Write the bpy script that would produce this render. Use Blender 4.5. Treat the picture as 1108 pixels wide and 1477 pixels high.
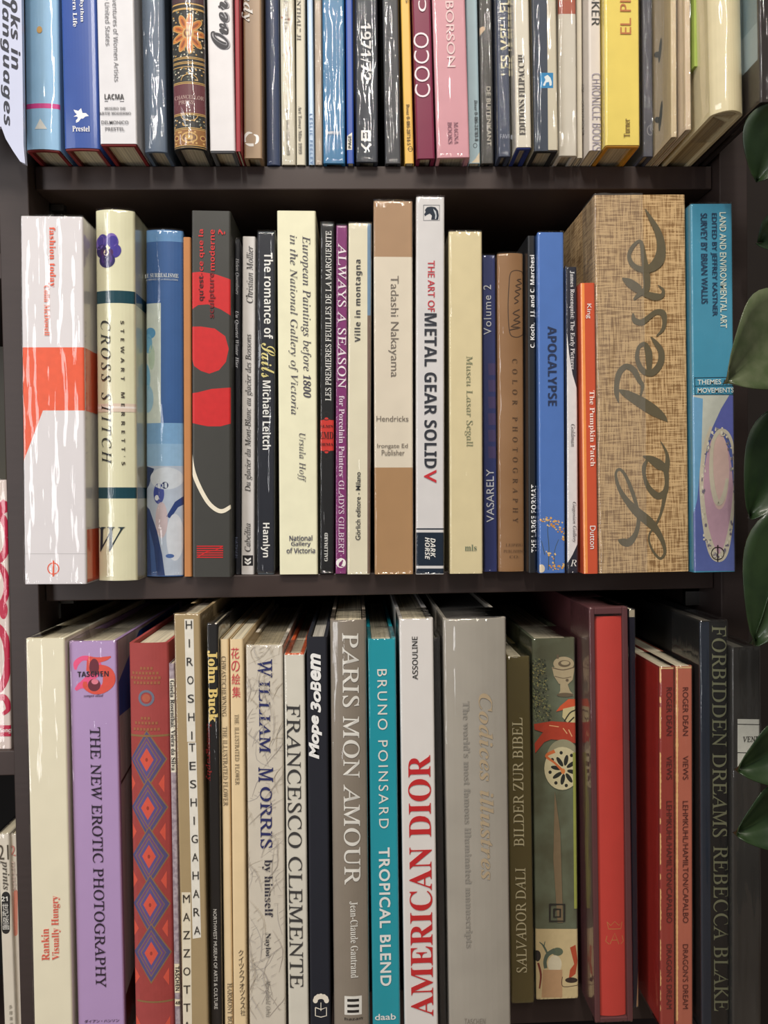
import bpy, bmesh, math, random
from mathutils import Vector, Matrix, noise

for o in list(bpy.data.objects):
    bpy.data.objects.remove(o)
random.seed(4)
S = bpy.context.scene
COL = S.collection
rad = math.radians

# ------------------------------------------------------------------ camera
F, CX, CY = 1110.0, 554.0, 738.5
PITCH, YAW, ROLL = -1.4, 2.0, -0.85
C0 = Vector((0, -0.62, 0))
RC = Matrix.Rotation(rad(-YAW), 3, 'Z') @ Matrix.Rotation(rad(90 + PITCH), 3, 'X') @ Matrix.Rotation(rad(ROLL), 3, 'Z')
cd = bpy.data.cameras.new('camera')
cam = bpy.data.objects.new('camera', cd)
COL.objects.link(cam)
cam.matrix_world = Matrix.Translation(C0) @ RC.to_4x4()
cd.sensor_fit = 'VERTICAL'
cd.sensor_height = 36
cd.lens = 36 * F / 1477
cd.clip_start = 0.01
S.camera = cam

# ------------------------------------------------------------------ light
S.view_settings.view_transform = 'Standard'
S.view_settings.look = 'None'
S.view_settings.gamma = 1
S.view_settings.exposure = -0.2
W = bpy.data.worlds.new('room_light')
S.world = W
W.use_nodes = True
W.node_tree.nodes['Background'].inputs[0].default_value = (1, .93, .85, 1)
W.node_tree.nodes['Background'].inputs[1].default_value = 0.10


def area(name, loc, look, sx, sy, e, col):
    d = bpy.data.lights.new(name, 'AREA')
    d.shape = 'RECTANGLE'
    d.size, d.size_y, d.energy, d.color = sx, sy, e, col
    o = bpy.data.objects.new(name, d)
    COL.objects.link(o)
    o.location = loc
    o.rotation_euler = (Vector(look) - Vector(loc)).to_track_quat('-Z', 'Y').to_euler()


area('shop_window', (-.98, -1.08, 0.08), (-.05, 0, -.1), .3, 1.5, 11.5, (.98, .98, 1))
area('ceiling_lamp', (-.35, -1.15, 1.6), (0, 0, 0), 1.0, .2, 24, (1, .92, .82))
area('ceiling_lamp', (-.15, -2.2, 1.5), (0, 0, .2), .1, .5, 14, (1, .95, .88))  # extra narrow lamp, added to draw thin streaks on the top row's film
area('ceiling_lamp', (.2, -1.05, 1.75), (-.05, 0, -.1), .3, .3, 17, (1, .9, .78))


# ------------------------------------------------------------------ pixel -> place
def ray(px, py):
    return RC @ Vector(((px - CX) / F, (CY - py) / F, -1))


def at(px, py, Y=0.0):
    d = ray(px, py)
    return C0 + d * ((Y - C0.y) / d.y)


def lin(c):
    c = c / 255
    return c / 12.92 if c <= .04045 else ((c + .055) / 1.055) ** 2.4


def rgb(c):
    return (lin(c[0]), lin(c[1]), lin(c[2]), 1)


# ------------------------------------------------------------------ materials
MC = {}


def node(nt, t, **k):
    n = nt.nodes.new(t)
    for a, b in k.items():
        setattr(n, a, b)
    return n


def M(col, rough=.5, coat=0.0, mott=.06, scale=60, zones=None, second=None, bump=0.0, metal=0.0, stretch=1.0):
    """Principled material: colour with a faint mottle, or colour zones along the object's height."""
    key = (tuple(col), rough, coat, mott, scale, tuple(zones or ()), second, bump, metal, stretch)
    if key in MC:
        return MC[key]
    m = bpy.data.materials.new('surface')
    m.use_nodes = True
    nt = m.node_tree
    L = nt.links.new
    p = nt.nodes['Principled BSDF']
    p.inputs['Roughness'].default_value = rough
    p.inputs['Metallic'].default_value = metal
    p.inputs['Coat Weight'].default_value = coat
    p.inputs['Coat Roughness'].default_value = .12
    p.inputs['Specular IOR Level'].default_value = .4
    tc = node(nt, 'ShaderNodeTexCoord')
    mp = node(nt, 'ShaderNodeMapping')
    mp.inputs['Scale'].default_value = (1, 1, stretch)
    L(tc.outputs['Object'], mp.inputs['Vector'])
    nz = node(nt, 'ShaderNodeTexNoise')
    nz.inputs['Scale'].default_value = scale
    nz.inputs['Detail'].default_value = 4
    L(mp.outputs[0], nz.inputs['Vector'])
    if zones:
        sep = node(nt, 'ShaderNodeSeparateXYZ')
        L(tc.outputs['Object'], sep.inputs[0])
        mr = node(nt, 'ShaderNodeMath', operation='DIVIDE')
        mr.inputs[1].default_value = 0.5
        L(sep.outputs['Z'], mr.inputs[0])
        rp = node(nt, 'ShaderNodeValToRGB')
        rp.color_ramp.interpolation = 'CONSTANT'
        els = rp.color_ramp.elements
        while len(els) > 1:
            els.remove(els[0])
        els[0].position = 0
        els[0].color = rgb(col)
        for z, c in zones:
            e = els.new(max(0, min(1, z / 0.5)))
            e.color = rgb(c)
        L(mr.outputs[0], rp.inputs[0])
        base = rp.outputs[0]
    else:
        r = node(nt, 'ShaderNodeRGB')
        r.outputs[0].default_value = rgb(col)
        base = r.outputs[0]
    if second:
        rp2 = node(nt, 'ShaderNodeValToRGB')
        rp2.color_ramp.elements[0].position = .4
        rp2.color_ramp.elements[1].position = .6
        L(nz.outputs[0], rp2.inputs[0])
        mx = node(nt, 'ShaderNodeMix', data_type='RGBA')
        L(rp2.outputs[0], mx.inputs[0])
        L(base, mx.inputs[6])
        mx.inputs[7].default_value = rgb(second)
        base = mx.outputs[2]
    if mott:
        mr2 = node(nt, 'ShaderNodeMapRange')
        mr2.inputs['To Min'].default_value = 1 - mott * 2
        mr2.inputs['To Max'].default_value = 1 + mott * 2
        L(nz.outputs[0], mr2.inputs[0])
        hs = node(nt, 'ShaderNodeHueSaturation')
        L(base, hs.inputs['Color'])
        L(mr2.outputs[0], hs.inputs['Value'])
        base = hs.outputs[0]
    L(base, p.inputs['Base Color'])
    if bump:
        b = node(nt, 'ShaderNodeBump')
        b.inputs['Strength'].default_value = bump
        b.inputs['Distance'].default_value = .001
        L(nz.outputs[0], b.inputs['Height'])
        L(b.outputs[0], p.inputs['Normal'])
    MC[key] = m
    return m


def pages_mat(col):
    key = ('pages', tuple(col))
    if key in MC:
        return MC[key]
    m = bpy.data.materials.new('paper_edges')
    m.use_nodes = True
    nt = m.node_tree
    L = nt.links.new
    p = nt.nodes['Principled BSDF']
    p.inputs['Roughness'].default_value = .85
    tc = node(nt, 'ShaderNodeTexCoord')
    mp = node(nt, 'ShaderNodeMapping')
    mp.inputs['Scale'].default_value = (900, 8, 8)
    L(tc.outputs['Object'], mp.inputs[0])
    nz = node(nt, 'ShaderNodeTexNoise')
    nz.inputs['Scale'].default_value = 1
    nz.inputs['Detail'].default_value = 2
    L(mp.outputs[0], nz.inputs['Vector'])
    rp = node(nt, 'ShaderNodeValToRGB')
    rp.color_ramp.elements[0].position = .3
    rp.color_ramp.elements[1].position = .7
    rp.color_ramp.elements[0].color = rgb([c * .72 for c in col])
    rp.color_ramp.elements[1].color = rgb(col)
    L(nz.outputs[0], rp.inputs[0])
    L(rp.outputs[0], p.inputs['Base Color'])
    MC[key] = m
    return m


def canvas_mat():
    m = bpy.data.materials.new('canvas_cloth')
    m.use_nodes = True
    nt = m.node_tree
    L = nt.links.new
    p = nt.nodes['Principled BSDF']
    p.inputs['Roughness'].default_value = .9
    tc = node(nt, 'ShaderNodeTexCoord')
    hs = []
    for i, sc in enumerate(((900, 900, 60), (60, 60, 900))):
        mp = node(nt, 'ShaderNodeMapping')
        mp.inputs['Scale'].default_value = sc
        L(tc.outputs['Object'], mp.inputs[0])
        n = node(nt, 'ShaderNodeTexNoise')
        n.inputs['Scale'].default_value = 1
        n.inputs['Detail'].default_value = 2
        L(mp.outputs[0], n.inputs['Vector'])
        hs.append(n.outputs[0])
    ad = node(nt, 'ShaderNodeMath', operation='ADD')
    L(hs[0], ad.inputs[0])
    L(hs[1], ad.inputs[1])
    rp = node(nt, 'ShaderNodeValToRGB')
    rp.color_ramp.elements[0].position = .75
    rp.color_ramp.elements[1].position = 1.0
    mu = node(nt, 'ShaderNodeMath', operation='MULTIPLY')
    mu.inputs[1].default_value = .9
    L(ad.outputs[0], mu.inputs[0])
    rp.color_ramp.elements[0].color = rgb((132, 100, 62))
    rp.color_ramp.elements[1].color = rgb((200, 168, 122))
    L(mu.outputs[0], rp.inputs[0])
    L(rp.outputs[0], p.inputs['Base Color'])
    b = node(nt, 'ShaderNodeBump')
    b.inputs['Strength'].default_value = .5
    b.inputs['Distance'].default_value = .0006
    L(ad.outputs[0], b.inputs['Height'])
    L(b.outputs[0], p.inputs['Normal'])
    return m


def film_mat(haze=.03, rough=.07, bumpd=.00045, tint=(1, 1, 1, 1)):
    key = ('film', haze, rough, bumpd)
    if key in MC:
        return MC[key]
    m = bpy.data.materials.new('clear_film')
    m.use_nodes = True
    nt = m.node_tree
    nt.nodes.clear()
    L = nt.links.new
    out = node(nt, 'ShaderNodeOutputMaterial')
    tr = node(nt, 'ShaderNodeBsdfTransparent')
    tr.inputs[0].default_value = (.97, .97, .96, 1)
    gl = node(nt, 'ShaderNodeBsdfGlossy')
    gl.inputs['Roughness'].default_value = rough
    df = node(nt, 'ShaderNodeBsdfDiffuse')
    df.inputs[0].default_value = (.8, .8, .78, 1)
    fr = node(nt, 'ShaderNodeFresnel')
    fr.inputs[0].default_value = 1.5
    mu = node(nt, 'ShaderNodeMath', operation='MULTIPLY')
    mu.use_clamp = True
    mu.inputs[1].default_value = 1.4
    L(fr.outputs[0], mu.inputs[0])
    tc = node(nt, 'ShaderNodeTexCoord')
    mp = node(nt, 'ShaderNodeMapping')
    mp.inputs['Scale'].default_value = (1, 1, .16)
    mp.inputs['Rotation'].default_value = (0, .08, 0)
    L(tc.outputs['Object'], mp.inputs[0])
    nz = node(nt, 'ShaderNodeTexNoise')
    nz.inputs['Scale'].default_value = 110
    nz.inputs['Detail'].default_value = 3
    nz.inputs['Distortion'].default_value = .6
    L(mp.outputs[0], nz.inputs['Vector'])
    b = node(nt, 'ShaderNodeBump')
    b.inputs['Strength'].default_value = 1
    b.inputs['Distance'].default_value = bumpd
    L(nz.outputs[0], b.inputs['Height'])
    L(b.outputs[0], gl.inputs['Normal'])
    L(b.outputs[0], fr.inputs['Normal'])
    m1 = node(nt, 'ShaderNodeMixShader')
    m1.inputs[0].default_value = haze
    L(tr.outputs[0], m1.inputs[1])
    L(df.outputs[0], m1.inputs[2])
    m2 = node(nt, 'ShaderNodeMixShader')
    ge = node(nt, 'ShaderNodeNewGeometry')
    fl = node(nt, 'ShaderNodeMath', operation='SUBTRACT')
    fl.inputs[0].default_value = 1
    L(ge.outputs['Backfacing'], fl.inputs[1])
    mb = node(nt, 'ShaderNodeMath', operation='MULTIPLY')
    L(mu.outputs[0], mb.inputs[0])
    L(fl.outputs[0], mb.inputs[1])
    mu = mb
    L(mu.outputs[0], m2.inputs[0])
    L(m1.outputs[0], m2.inputs[1])
    L(gl.outputs[0], m2.inputs[2])
    L(m2.outputs[0], out.inputs[0])
    MC[key] = m
    return m


# ------------------------------------------------------------------ object helpers
def obj(name, verts, faces, mats, parent=None, midx=None, smooth=False):
    me = bpy.data.meshes.new(name)
    me.from_pydata(verts, [], faces)
    for m in (mats if isinstance(mats, list) else [mats]):
        me.materials.append(m)
    if midx:
        me.polygons.foreach_set('material_index', midx)
    if smooth:
        me.polygons.foreach_set('use_smooth', [True] * len(me.polygons))
    me.update()
    o = bpy.data.objects.new(name, me)
    COL.objects.link(o)
    if parent:
        o.parent = parent
    return o


def tag(o, label, cat, group=None):
    o['label'] = label
    o['category'] = cat
    if group:
        o['group'] = group
    return o


def empty(name, loc, rot=(0, 0, 0)):
    o = bpy.data.objects.new(name, None)
    COL.objects.link(o)
    o.location = loc
    o.rotation_euler = rot
    o.empty_display_size = .02
    return o


def box(x0, x1, y0, y1, z0, z1):
    v = [(x, y, z) for x in (x0, x1) for y in (y0, y1) for z in (z0, z1)]
    f = [(0, 1, 3, 2), (4, 6, 7, 5), (0, 4, 5, 1), (2, 3, 7, 6), (0, 2, 6, 4), (1, 5, 7, 3)]
    return v, f


def boxes(name, bs, mat, parent=None, bev=0.0):
    V, Fc = [], []
    for b in bs:
        v, f = box(*b)
        n = len(V)
        V += v
        Fc += [tuple(i + n for i in q) for q in f]
    o = obj(name, V, Fc, mat, parent)
    if bev:
        md = o.modifiers.new('edge', 'BEVEL')
        md.width, md.segments = bev, 2
    return o


def prism(path, z0, z1, close=True):
    """Closed XY outline raised from z0 to z1."""
    n = len(path)
    V = [(x, y, z0) for x, y in path] + [(x, y, z1) for x, y in path]
    Fc = [(i, (i + 1) % n, n + (i + 1) % n, n + i) for i in range(n)]
    return V, Fc


# ------------------------------------------------------------------ lettering
MATH = {'b': (0x1D400, 0x1D41A), 'i': (0x1D434, 0x1D44E), 'bi': (0x1D468, 0x1D482), 's': (0x1D5A0, 0x1D5BA), 'sb': (0x1D5D4, 0x1D5EE),
        'si': (0x1D608, 0x1D622), 'sbi': (0x1D63C, 0x1D656), 'bs': (0x1D4D0, 0x1D4EA), 'm': (0x1D670, 0x1D68A)}
DIG = {'b': 0x1D7CE, 'bi': 0x1D7CE, 's': 0x1D7E2, 'sb': 0x1D7EC, 'si': 0x1D7E2, 'sbi': 0x1D7EC, 'm': 0x1D7F6}
TC = {}
TXT = bpy.data.objects.new('lettering', bpy.data.curves.new('lettering', 'FONT'))


def glyphs(s, st):
    st = {'r': 'i'}.get(st, st)
    if st == 'ib':
        st = 'b'
    if st not in MATH:
        return s
    U, Lw = MATH[st]
    o = ''
    for c in s:
        if 'A' <= c <= 'Z':
            o += chr(U + ord(c) - 65)
        elif c == 'h' and st == 'i':
            o += '\u210e'
        elif 'a' <= c <= 'z':
            o += chr(Lw + ord(c) - 97)
        elif c.isdigit() and c in '0123456789' and st in DIG:
            o += chr(DIG[st] + int(c))
        else:
            o += c
    return o


def text_mesh(s, st, sp=1.0, off=0.0):
    key = (s, st, sp, off)
    if key in TC:
        return TC[key]
    c = TXT.data
    c.body = glyphs(s, st)
    c.resolution_u = 4
    c.space_character = sp
    c.offset = off
    c.shear = {'r': -.22, 'o': .25, 'ib': .22}.get(st, 0)
    me = bpy.data.meshes.new_from_object(TXT)
    V = [(v.co.x, v.co.y) for v in me.vertices]
    Fc = [tuple(p.vertices) for p in me.polygons]
    bpy.data.meshes.remove(me)
    if V:
        x0, x1 = min(v[0] for v in V), max(v[0] for v in V)
        y0, y1 = min(v[1] for v in V), max(v[1] for v in V)
        V = [((x - (x0 + x1) / 2) / (x1 - x0), (y - (y0 + y1) / 2) / (y1 - y0)) for x, y in V]
    TC[key] = (V, Fc)
    return TC[key]


# ------------------------------------------------------------------ books
SHELF = {}
ROWS = {1: [], 2: [], 3: []}
SHELF_WORD = {1: 'books on the top shelf', 2: 'books on the middle shelf', 3: 'books on the bottom shelf'}
CREAM = (226, 216, 190)


class Book:
    def __init__(s, row, top, bot, col, label, kind='hard', yf=None, depth=.215, bulge=0.0, film=0, board=None, rough=.45, coat=.0,
                 zones=(), page=CREAM, yaw=0.0, name=None, mat=None, mott=.05, shelfz=None, cap=True, second=None, cat='book', scale=60, group=True, topc=None):
        s.row, s.label, s.kind, s.depth, s.bulge, s.film, s.board = row, label, kind, depth, bulge, film, board
        s.col, s.rough, s.coat, s.page, s.mat, s.mott, s.cap, s.second, s.scale = col, rough, coat, page, mat, mott, cap, second, scale
        s.name = name or {'hard': 'hardcover_book', 'soft': 'paperback_book', 'slip': 'slipcased_book', 'solid': 'boxed_book'}[kind]
        s.cat, s.grp, s.topc = cat, group, topc
        zs = SHELF[row] if shelfz is None else shelfz
        if yf is None:
            d = ray((bot[0] + bot[1]) / 2, bot[2])
            yf = C0.y + d.y * (zs - C0.z) / d.z
            yf = max(-.16, min(.03, yf))
        s.Y = yf
        T = (at(top[0], top[2], yf) + at(top[1], top[2], yf)) / 2
        B = (at(bot[0], bot[2], yf) + at(bot[1], bot[2], yf)) / 2
        wt = (at(top[1], top[2], yf) - at(top[0], top[2], yf)).length
        wb = (at(bot[1], bot[2], yf) - at(bot[0], bot[2], yf)).length
        w = (wt + wb) / 2
        up = (T - B).normalized()
        P = B + up * ((zs - B.z) / up.z)
        s.ang = math.atan2(up.x, up.z)
        lift = w / 2 * abs(math.sin(s.ang)) + .0002
        P = P + up * (lift / up.z)
        s.P = P
        s.h = (T - P).length
        s.w = w
        s.x0, s.x1 = -w / 2, w / 2
        s.mw = Matrix.Translation(P) @ Matrix.Rotation(rad(yaw), 4, 'Z') @ Matrix.Rotation(s.ang, 4, 'Y')
        s.yaw = yaw
        s.inv = s.mw.inverted()
        s.ops = []
        s.zones = [(s.loc((bot[0] + bot[1]) / 2, y)[1], c) for y, c in zones]
        s.lift_n = 0
        s.art_n = -1
        ROWS.setdefault(row, []).append(s)

    def loc(s, px, py):
        n = (s.mw.to_3x3() @ Vector((0, -1, 0)))
        d = ray(px, py)
        t = (s.P - C0).dot(n) / d.dot(n)
        q = s.inv @ (C0 + d * t)
        return q.x, q.z

    def y(s, x):
        xm, hw = (s.x0 + s.x1) / 2, (s.x1 - s.x0) / 2
        u = max(-1, min(1, (x - xm) / hw))
        r = min(.0016, hw * .5)
        e = hw * (1 - abs(u))
        c = r - math.sqrt(max(0, r * r - (r - e) ** 2)) if e < r else 0
        return s.bulge * u * u + c

    def lift(s):
        s.lift_n += 1
        return .00045 + .00003 * s.lift_n

    # --- deferred drawing on the spine (all in place on the real spine surface)
    def text(s, t, st, cx, cy, Ln, H, dr, col, name='title_lettering', sp=1.0, off=0.0, metal=0.0, rough=.5):
        s.ops.append(('t', t, st, cx, cy, Ln, H, dr, col, name, sp, off, metal, rough))
        return s

    def stack(s, t, st, x0, y0, x1, y1, H, Wd, col, name='title_lettering', pos=None):
        n = len(t)
        s.ops.append(('k', t, st, [(x0 + (x1 - x0) * i / (n - 1), y0 + (y1 - y0) * i / (n - 1)) for i in range(n)] if not pos else pos, H, Wd, col, name))
        return s

    def art(s, name, polys):
        """polys: list of (points, colour); one mesh."""
        s.ops.append(('a', name, polys))
        return s

    def patch(s, name, pts, col):
        return s.art(name, [(pts, col)])

    def build(s):
        g = SHELF_WORD.get(s.row) if s.grp else None
        root = empty(s.name, (0, 0, 0))
        root.matrix_world = s.mw
        tag(root, s.label, s.cat, g)
        s.root = root
        D, h = s.depth, s.h
        hard = s.kind in ('hard', 'slip', 'solid')
        t = .0026 if s.kind == 'hard' else .0005
        if s.x1 - s.x0 < .009:
            t = min(t, .0012)
        cm = s.mat or M(s.col, s.rough, s.coat, s.mott, s.scale, zones=tuple((round(z, 5), tuple(c)) for z, c in s.zones) or None, second=s.second)
        xs = s.samples()
        if s.kind == 'solid':
            s.shell('case', cm, 0, h, t, xs, 0, closed=True)
        else:
            if s.board:
                s.shell('cover', M(s.board, .7, 0, .08), .0, h, t, xs, .0006)
                s.shell('dust_jacket', cm, .0012, h - .0008, .0005, xs, 0)
            else:
                s.shell('cover', cm, 0, h, t, xs, 0)
            sq = .0032 if s.kind == 'hard' else .0004
            yb = s.bulge + .004 if s.kind == 'hard' else s.bulge + .0022
            x0, x1 = s.x0 + t + .0007, s.x1 - t - .0007
            if x1 - x0 > .0006:
                v, f = box(x0, x1, yb, D - (.004 if s.kind == 'hard' else .0004), sq, h - sq)
                pb = obj('page_block', v, f, pages_mat(s.page), root)
            if s.kind == 'hard' and s.w > .02:
                b = .0012
                for z0 in (sq - .0006, h - sq - .0014):
                    v, f = box(x0 + .001, x1 - .001, yb - .0016, yb + .0008, z0, z0 + .002)
                    obj('headband', v, f, M((200, 190, 160), .8), pb)
        for op in s.ops:
            if op[0] == 't':
                s._text(*op[1:])
            elif op[0] == 'k':
                s._stack(*op[1:])
            else:
                s._art(*op[1:])
        if s.film:
            s.wrap()

    def samples(s, n=10):
        x0, x1 = s.x0, s.x1
        w = x1 - x0
        r = min(.0016, w * .25)
        a = [x0 + r * (1 - math.cos(k / 4 * math.pi / 2)) for k in range(5)]
        m = [x0 + r + (w - 2 * r) * k / n for k in range(1, n)]
        return a + m + [x0 + x1 - q for q in reversed(a)]

    def shell(s, name, mat, z0, z1, t, xs, inset, closed=False):
        D = s.depth
        out = [(x + (inset if x < 0 else -inset) * 0, s.y(x) + inset) for x in xs]
        path = [(s.x0 + inset, D)] + [(max(s.x0 + inset, min(s.x1 - inset, x)), y) for x, y in out] + [(s.x1 - inset, D)]
        n = len(path)
        if closed:
            V = [(x, y, z0) for x, y in path] + [(x, y, z1) for x, y in path]
            Fc = [(i, (i + 1) % n, n + (i + 1) % n, n + i) for i in range(n)]
            Fc += [tuple(range(n - 1, -1, -1)), tuple(range(n, 2 * n))]
            return obj(name, V, Fc, mat, s.root)
        inn = [(s.x0 + inset + t, D)] + [(max(s.x0 + inset + t, min(s.x1 - inset - t, x)), max(y, s.y(max(s.x0 + inset + t, min(s.x1 - inset - t, x))) + inset) + t) for x, y in out] + [(s.x1 - inset - t, D)]
        V = [(x, y, z) for z in (z0, z1) for x, y in path] + [(x, y, z) for z in (z0, z1) for x, y in inn]
        Fc = []
        for i in range(n - 1):
            Fc.append((i, i + 1, n + i + 1, n + i))
            Fc.append((2 * n + i + 1, 2 * n + i, 3 * n + i, 3 * n + i + 1))
            Fc.append((i + 1, i, 2 * n + i, 2 * n + i + 1))
            Fc.append((n + i, n + i + 1, 3 * n + i + 1, 3 * n + i))
        Fc.append((0, n, 3 * n, 2 * n))
        Fc.append((n - 1, 3 * n - 1, 4 * n - 1, 2 * n - 1))
        return obj(name, V, Fc, mat, s.root)

    def _place(s, pts2):
        e = s.lift()
        return [(x, s.y(x) - e, z) for x, z in pts2]

    def _mm(s, px, py):
        # metres per pixel on this spine
        a, b = s.loc(px - 5, py), s.loc(px + 5, py)
        return math.hypot(a[0] - b[0], a[1] - b[1]) / 10

    def _text(s, t, st, cx, cy, Ln, H, dr, col, name, sp, off, metal, rough):
        V, Fc = text_mesh(t, st, sp, off)
        k = s._mm(cx, cy)
        X, Z = s.loc(cx, cy)
        pts = []
        for u, v in V:
            u, v = u * Ln * k, v * H * k
            pts.append({'d': (X + v, Z - u), 'u': (X - v, Z + u), 'h': (X + u, Z + v)}[dr])
        obj(name, s._place(pts), Fc, M(col, rough, 0, 0, metal=metal), s.root)

    def _stack(s, t, st, pos, H, Wd, col, name):
        V2, F2 = [], []
        for ch, (px, py) in zip(t, pos):
            if ch == ' ':
                continue
            V, Fc = text_mesh(ch, st)
            k = s._mm(px, py)
            X, Z = s.loc(px, py)
            n = len(V2)
            ww = Wd * (.18 if ch == 'I' else 1)
            V2 += [(X + u * ww * k, Z + v * H * k) for u, v in V]
            F2 += [tuple(i + n for i in f) for f in Fc]
        obj(name, s._place(V2), F2, M(col, .5, 0, 0), s.root)

    def _art(s, name, polys):
        V, Fc, mats, mi = [], [], [], []
        s.art_n += 1
        for k, (pts, col) in enumerate(polys):
            q = [s.loc(px, py) for px, py in pts]
            q = [(max(s.x0 + .0001, min(s.x1 - .0001, x)), max(.0005, min(s.h - .0003, z))) for x, z in q]
            bm = bmesh.new()
            vs = [bm.verts.new((x, 0, z)) for x, z in q]
            try:
                f = bm.faces.new(vs)
            except ValueError:
                bm.free()
                continue
            bm.normal_update()
            f.normal_update()
            bmesh.ops.triangulate(bm, faces=[f])
            lo, hi = min(x for x, z in q), max(x for x, z in q)
            cuts = s.samples() if s.bulge else s.samples()[:5] + s.samples()[-5:]
            cut = False
            for xc in cuts:
                if lo + .0001 < xc < hi - .0001:
                    cut = True
                    bmesh.ops.bisect_plane(bm, geom=bm.verts[:] + bm.edges[:] + bm.faces[:], plane_co=(xc, 0, 0), plane_no=(1, 0, 0))
            if cut:
                bmesh.ops.triangulate(bm, faces=bm.faces[:])
            bm.verts.index_update()
            n = len(V)
            e = .00005 + .00010 * s.art_n + .0000015 * k
            V += [(v.co.x, s.y(v.co.x) - e, v.co.z) for v in bm.verts]
            m = col if isinstance(col, bpy.types.Material) else M(col, s.rough, s.coat, .06, 200)
            if m not in mats:
                mats.append(m)
            for f in bm.faces:
                ids = [v.index + n for v in f.verts]
                f.normal_update()
                if f.normal.y > 0:
                    ids.reverse()
                Fc.append(tuple(ids))
                mi.append(mats.index(m))
            bm.free()
        if V:
            obj(name, V, Fc, mats, s.root, mi)

    def wrap(s):
        """Clear film bag: over the spine, round both sides, folded over top and bottom."""
        w = s.x1 - s.x0
        o = .0010
        side = .03
        path = [(s.x0 - .0003, side + .02)]
        path += [(s.x0 - .0003, side * k) for k in (.6, .25)]
        xs = s.samples(max(14, int(w / .0016)))
        path += [(x + (x - (s.x0 + s.x1) / 2) / w * .0006, s.y(x) - o) for x in xs]
        path += [(s.x1 + .0003, side * k) for k in (.25, .6)] + [(s.x1 + .0003, side + .02)]
        nz = max(30, int(s.h / .0035))
        V, Fc = [], []
        n = len(path)
        sd = random.random() * 50
        amp = {1: .0004, 2: .0008, 3: .0012}[s.film]
        for j in range(nz + 1):
            z = .0004 + (s.h + .0006) * j / nz
            for i, (x, y) in enumerate(path):
                front = 3 <= i < n - 3
                d = 0
                if front:
                    u = (x - s.x0) / w
                    d = noise.noise((u * 5 * max(1, w / .02) + sd, z * 16, sd)) + .7 * noise.noise((u * 11 * max(1, w / .02) + z * 40, z * 55, sd + 9))
                    d = amp * max(0, d + .15)
                    if j in (0, nz):
                        d = -.0003
                V.append((x, y - d, z))
        for j in range(nz):
            for i in range(n - 1):
                a = j * n + i
                Fc.append((a, a + 1, a + n + 1, a + n))
        if s.cap:
            for j in (0, nz):
                m = n // 2
                for i in range(m):
                    a, b = j * n + i, j * n + n - 1 - i
                    a2, b2 = a + 1, b - 1
                    if a2 < b2:
                        Fc.append((a, a2, b2, b) if j else (b, b2, a2, a))
        obj('plastic_wrap', V, Fc, film_mat({1: .006, 2: .010, 3: .022}[s.film]), s.root, smooth=True)


def edge_x(b, which, z):
    """World x of a book's spine edge at world height z."""
    zl = z - b.P.z
    q = b.mw @ Vector((b.x0 if which < 0 else b.x1, 0, zl))
    return q.x


def resolve(row):
    """Keep neighbours from sharing space: the one standing further back gives way."""
    bs = ROWS[row]
    for a, b in zip(bs, bs[1:]):
        zb = max(a.P.z, b.P.z)
        zt = min(a.P.z + a.h, b.P.z + b.h)
        gap = min(edge_x(b, -1, z) - edge_x(a, 1, z) for z in (zb, zt)) - .0007
        if gap < 0:
            if a.Y > b.Y + .002:
                a.x1 += gap
            elif b.Y > a.Y + .002:
                b.x0 -= gap
            else:
                a.x1 += gap / 2
                b.x0 -= gap / 2
    for b in bs:
        if b.x1 - b.x0 < .003:
            print('THIN', b.label, b.x1 - b.x0)


def rect(x0, y0, x1, y1, sh=0):
    return [(x0, y0), (x1, y0), (x1 + sh, y1), (x0 + sh, y1)]


def oval(cx, cy, rx, ry, n=28, a0=0, a1=360, rot=0):
    c, sn = math.cos(rad(rot)), math.sin(rad(rot))
    r = []
    for k in range(n):
        a = rad(a0 + (a1 - a0) * k / (n if a1 - a0 == 360 else n - 1))
        x, y = rx * math.cos(a), ry * math.sin(a)
        r.append((cx + x * c - y * sn, cy + x * sn + y * c))
    return r


def smooth_line(pts, k=6):
    """Catmull-Rom through (x, y, width) points."""
    r = []
    n = len(pts)
    for i in range(n - 1):
        p0, p1, p2, p3 = pts[max(0, i - 1)], pts[i], pts[i + 1], pts[min(n - 1, i + 2)]
        for j in range(k):
            t = j / k
            r.append(tuple(.5 * (2 * b + (c - a) * t + (2 * a - 5 * b + 4 * c - d) * t * t + (3 * b - a - 3 * c + d) * t ** 3) for a, b, c, d in zip(p0, p1, p2, p3)))
    r.append(tuple(pts[-1]))
    return r


def stroke(pts, col, w=None, k=6):
    """A brush line as quads: pts (x, y, width) or (x, y) with w."""
    P = smooth_line([tuple(p) if len(p) == 3 else (p[0], p[1], w) for p in pts], k)
    L, Rr = [], []
    for i, p in enumerate(P):
        a, b = P[max(0, i - 1)], P[min(len(P) - 1, i + 1)]
        dx, dy = b[0] - a[0], b[1] - a[1]
        l = math.hypot(dx, dy) or 1
        nx, ny = -dy / l * p[2] / 2, dx / l * p[2] / 2
        L.append((p[0] + nx, p[1] + ny))
        Rr.append((p[0] - nx, p[1] - ny))
    return [([L[i], L[i + 1], Rr[i + 1], Rr[i]], col) for i in range(len(P) - 1)]


def ring(cx, cy, rx, ry, w, col, n=28):
    return stroke([(cx + rx * math.cos(a), cy + ry * math.sin(a), w) for a in [2 * math.pi * i / n for i in range(n + 1)]], col, k=1)

# ------------------------------------------------------------------ setting
def zpx(py, Y=0.0):
    return at(540, py, Y).z


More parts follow.
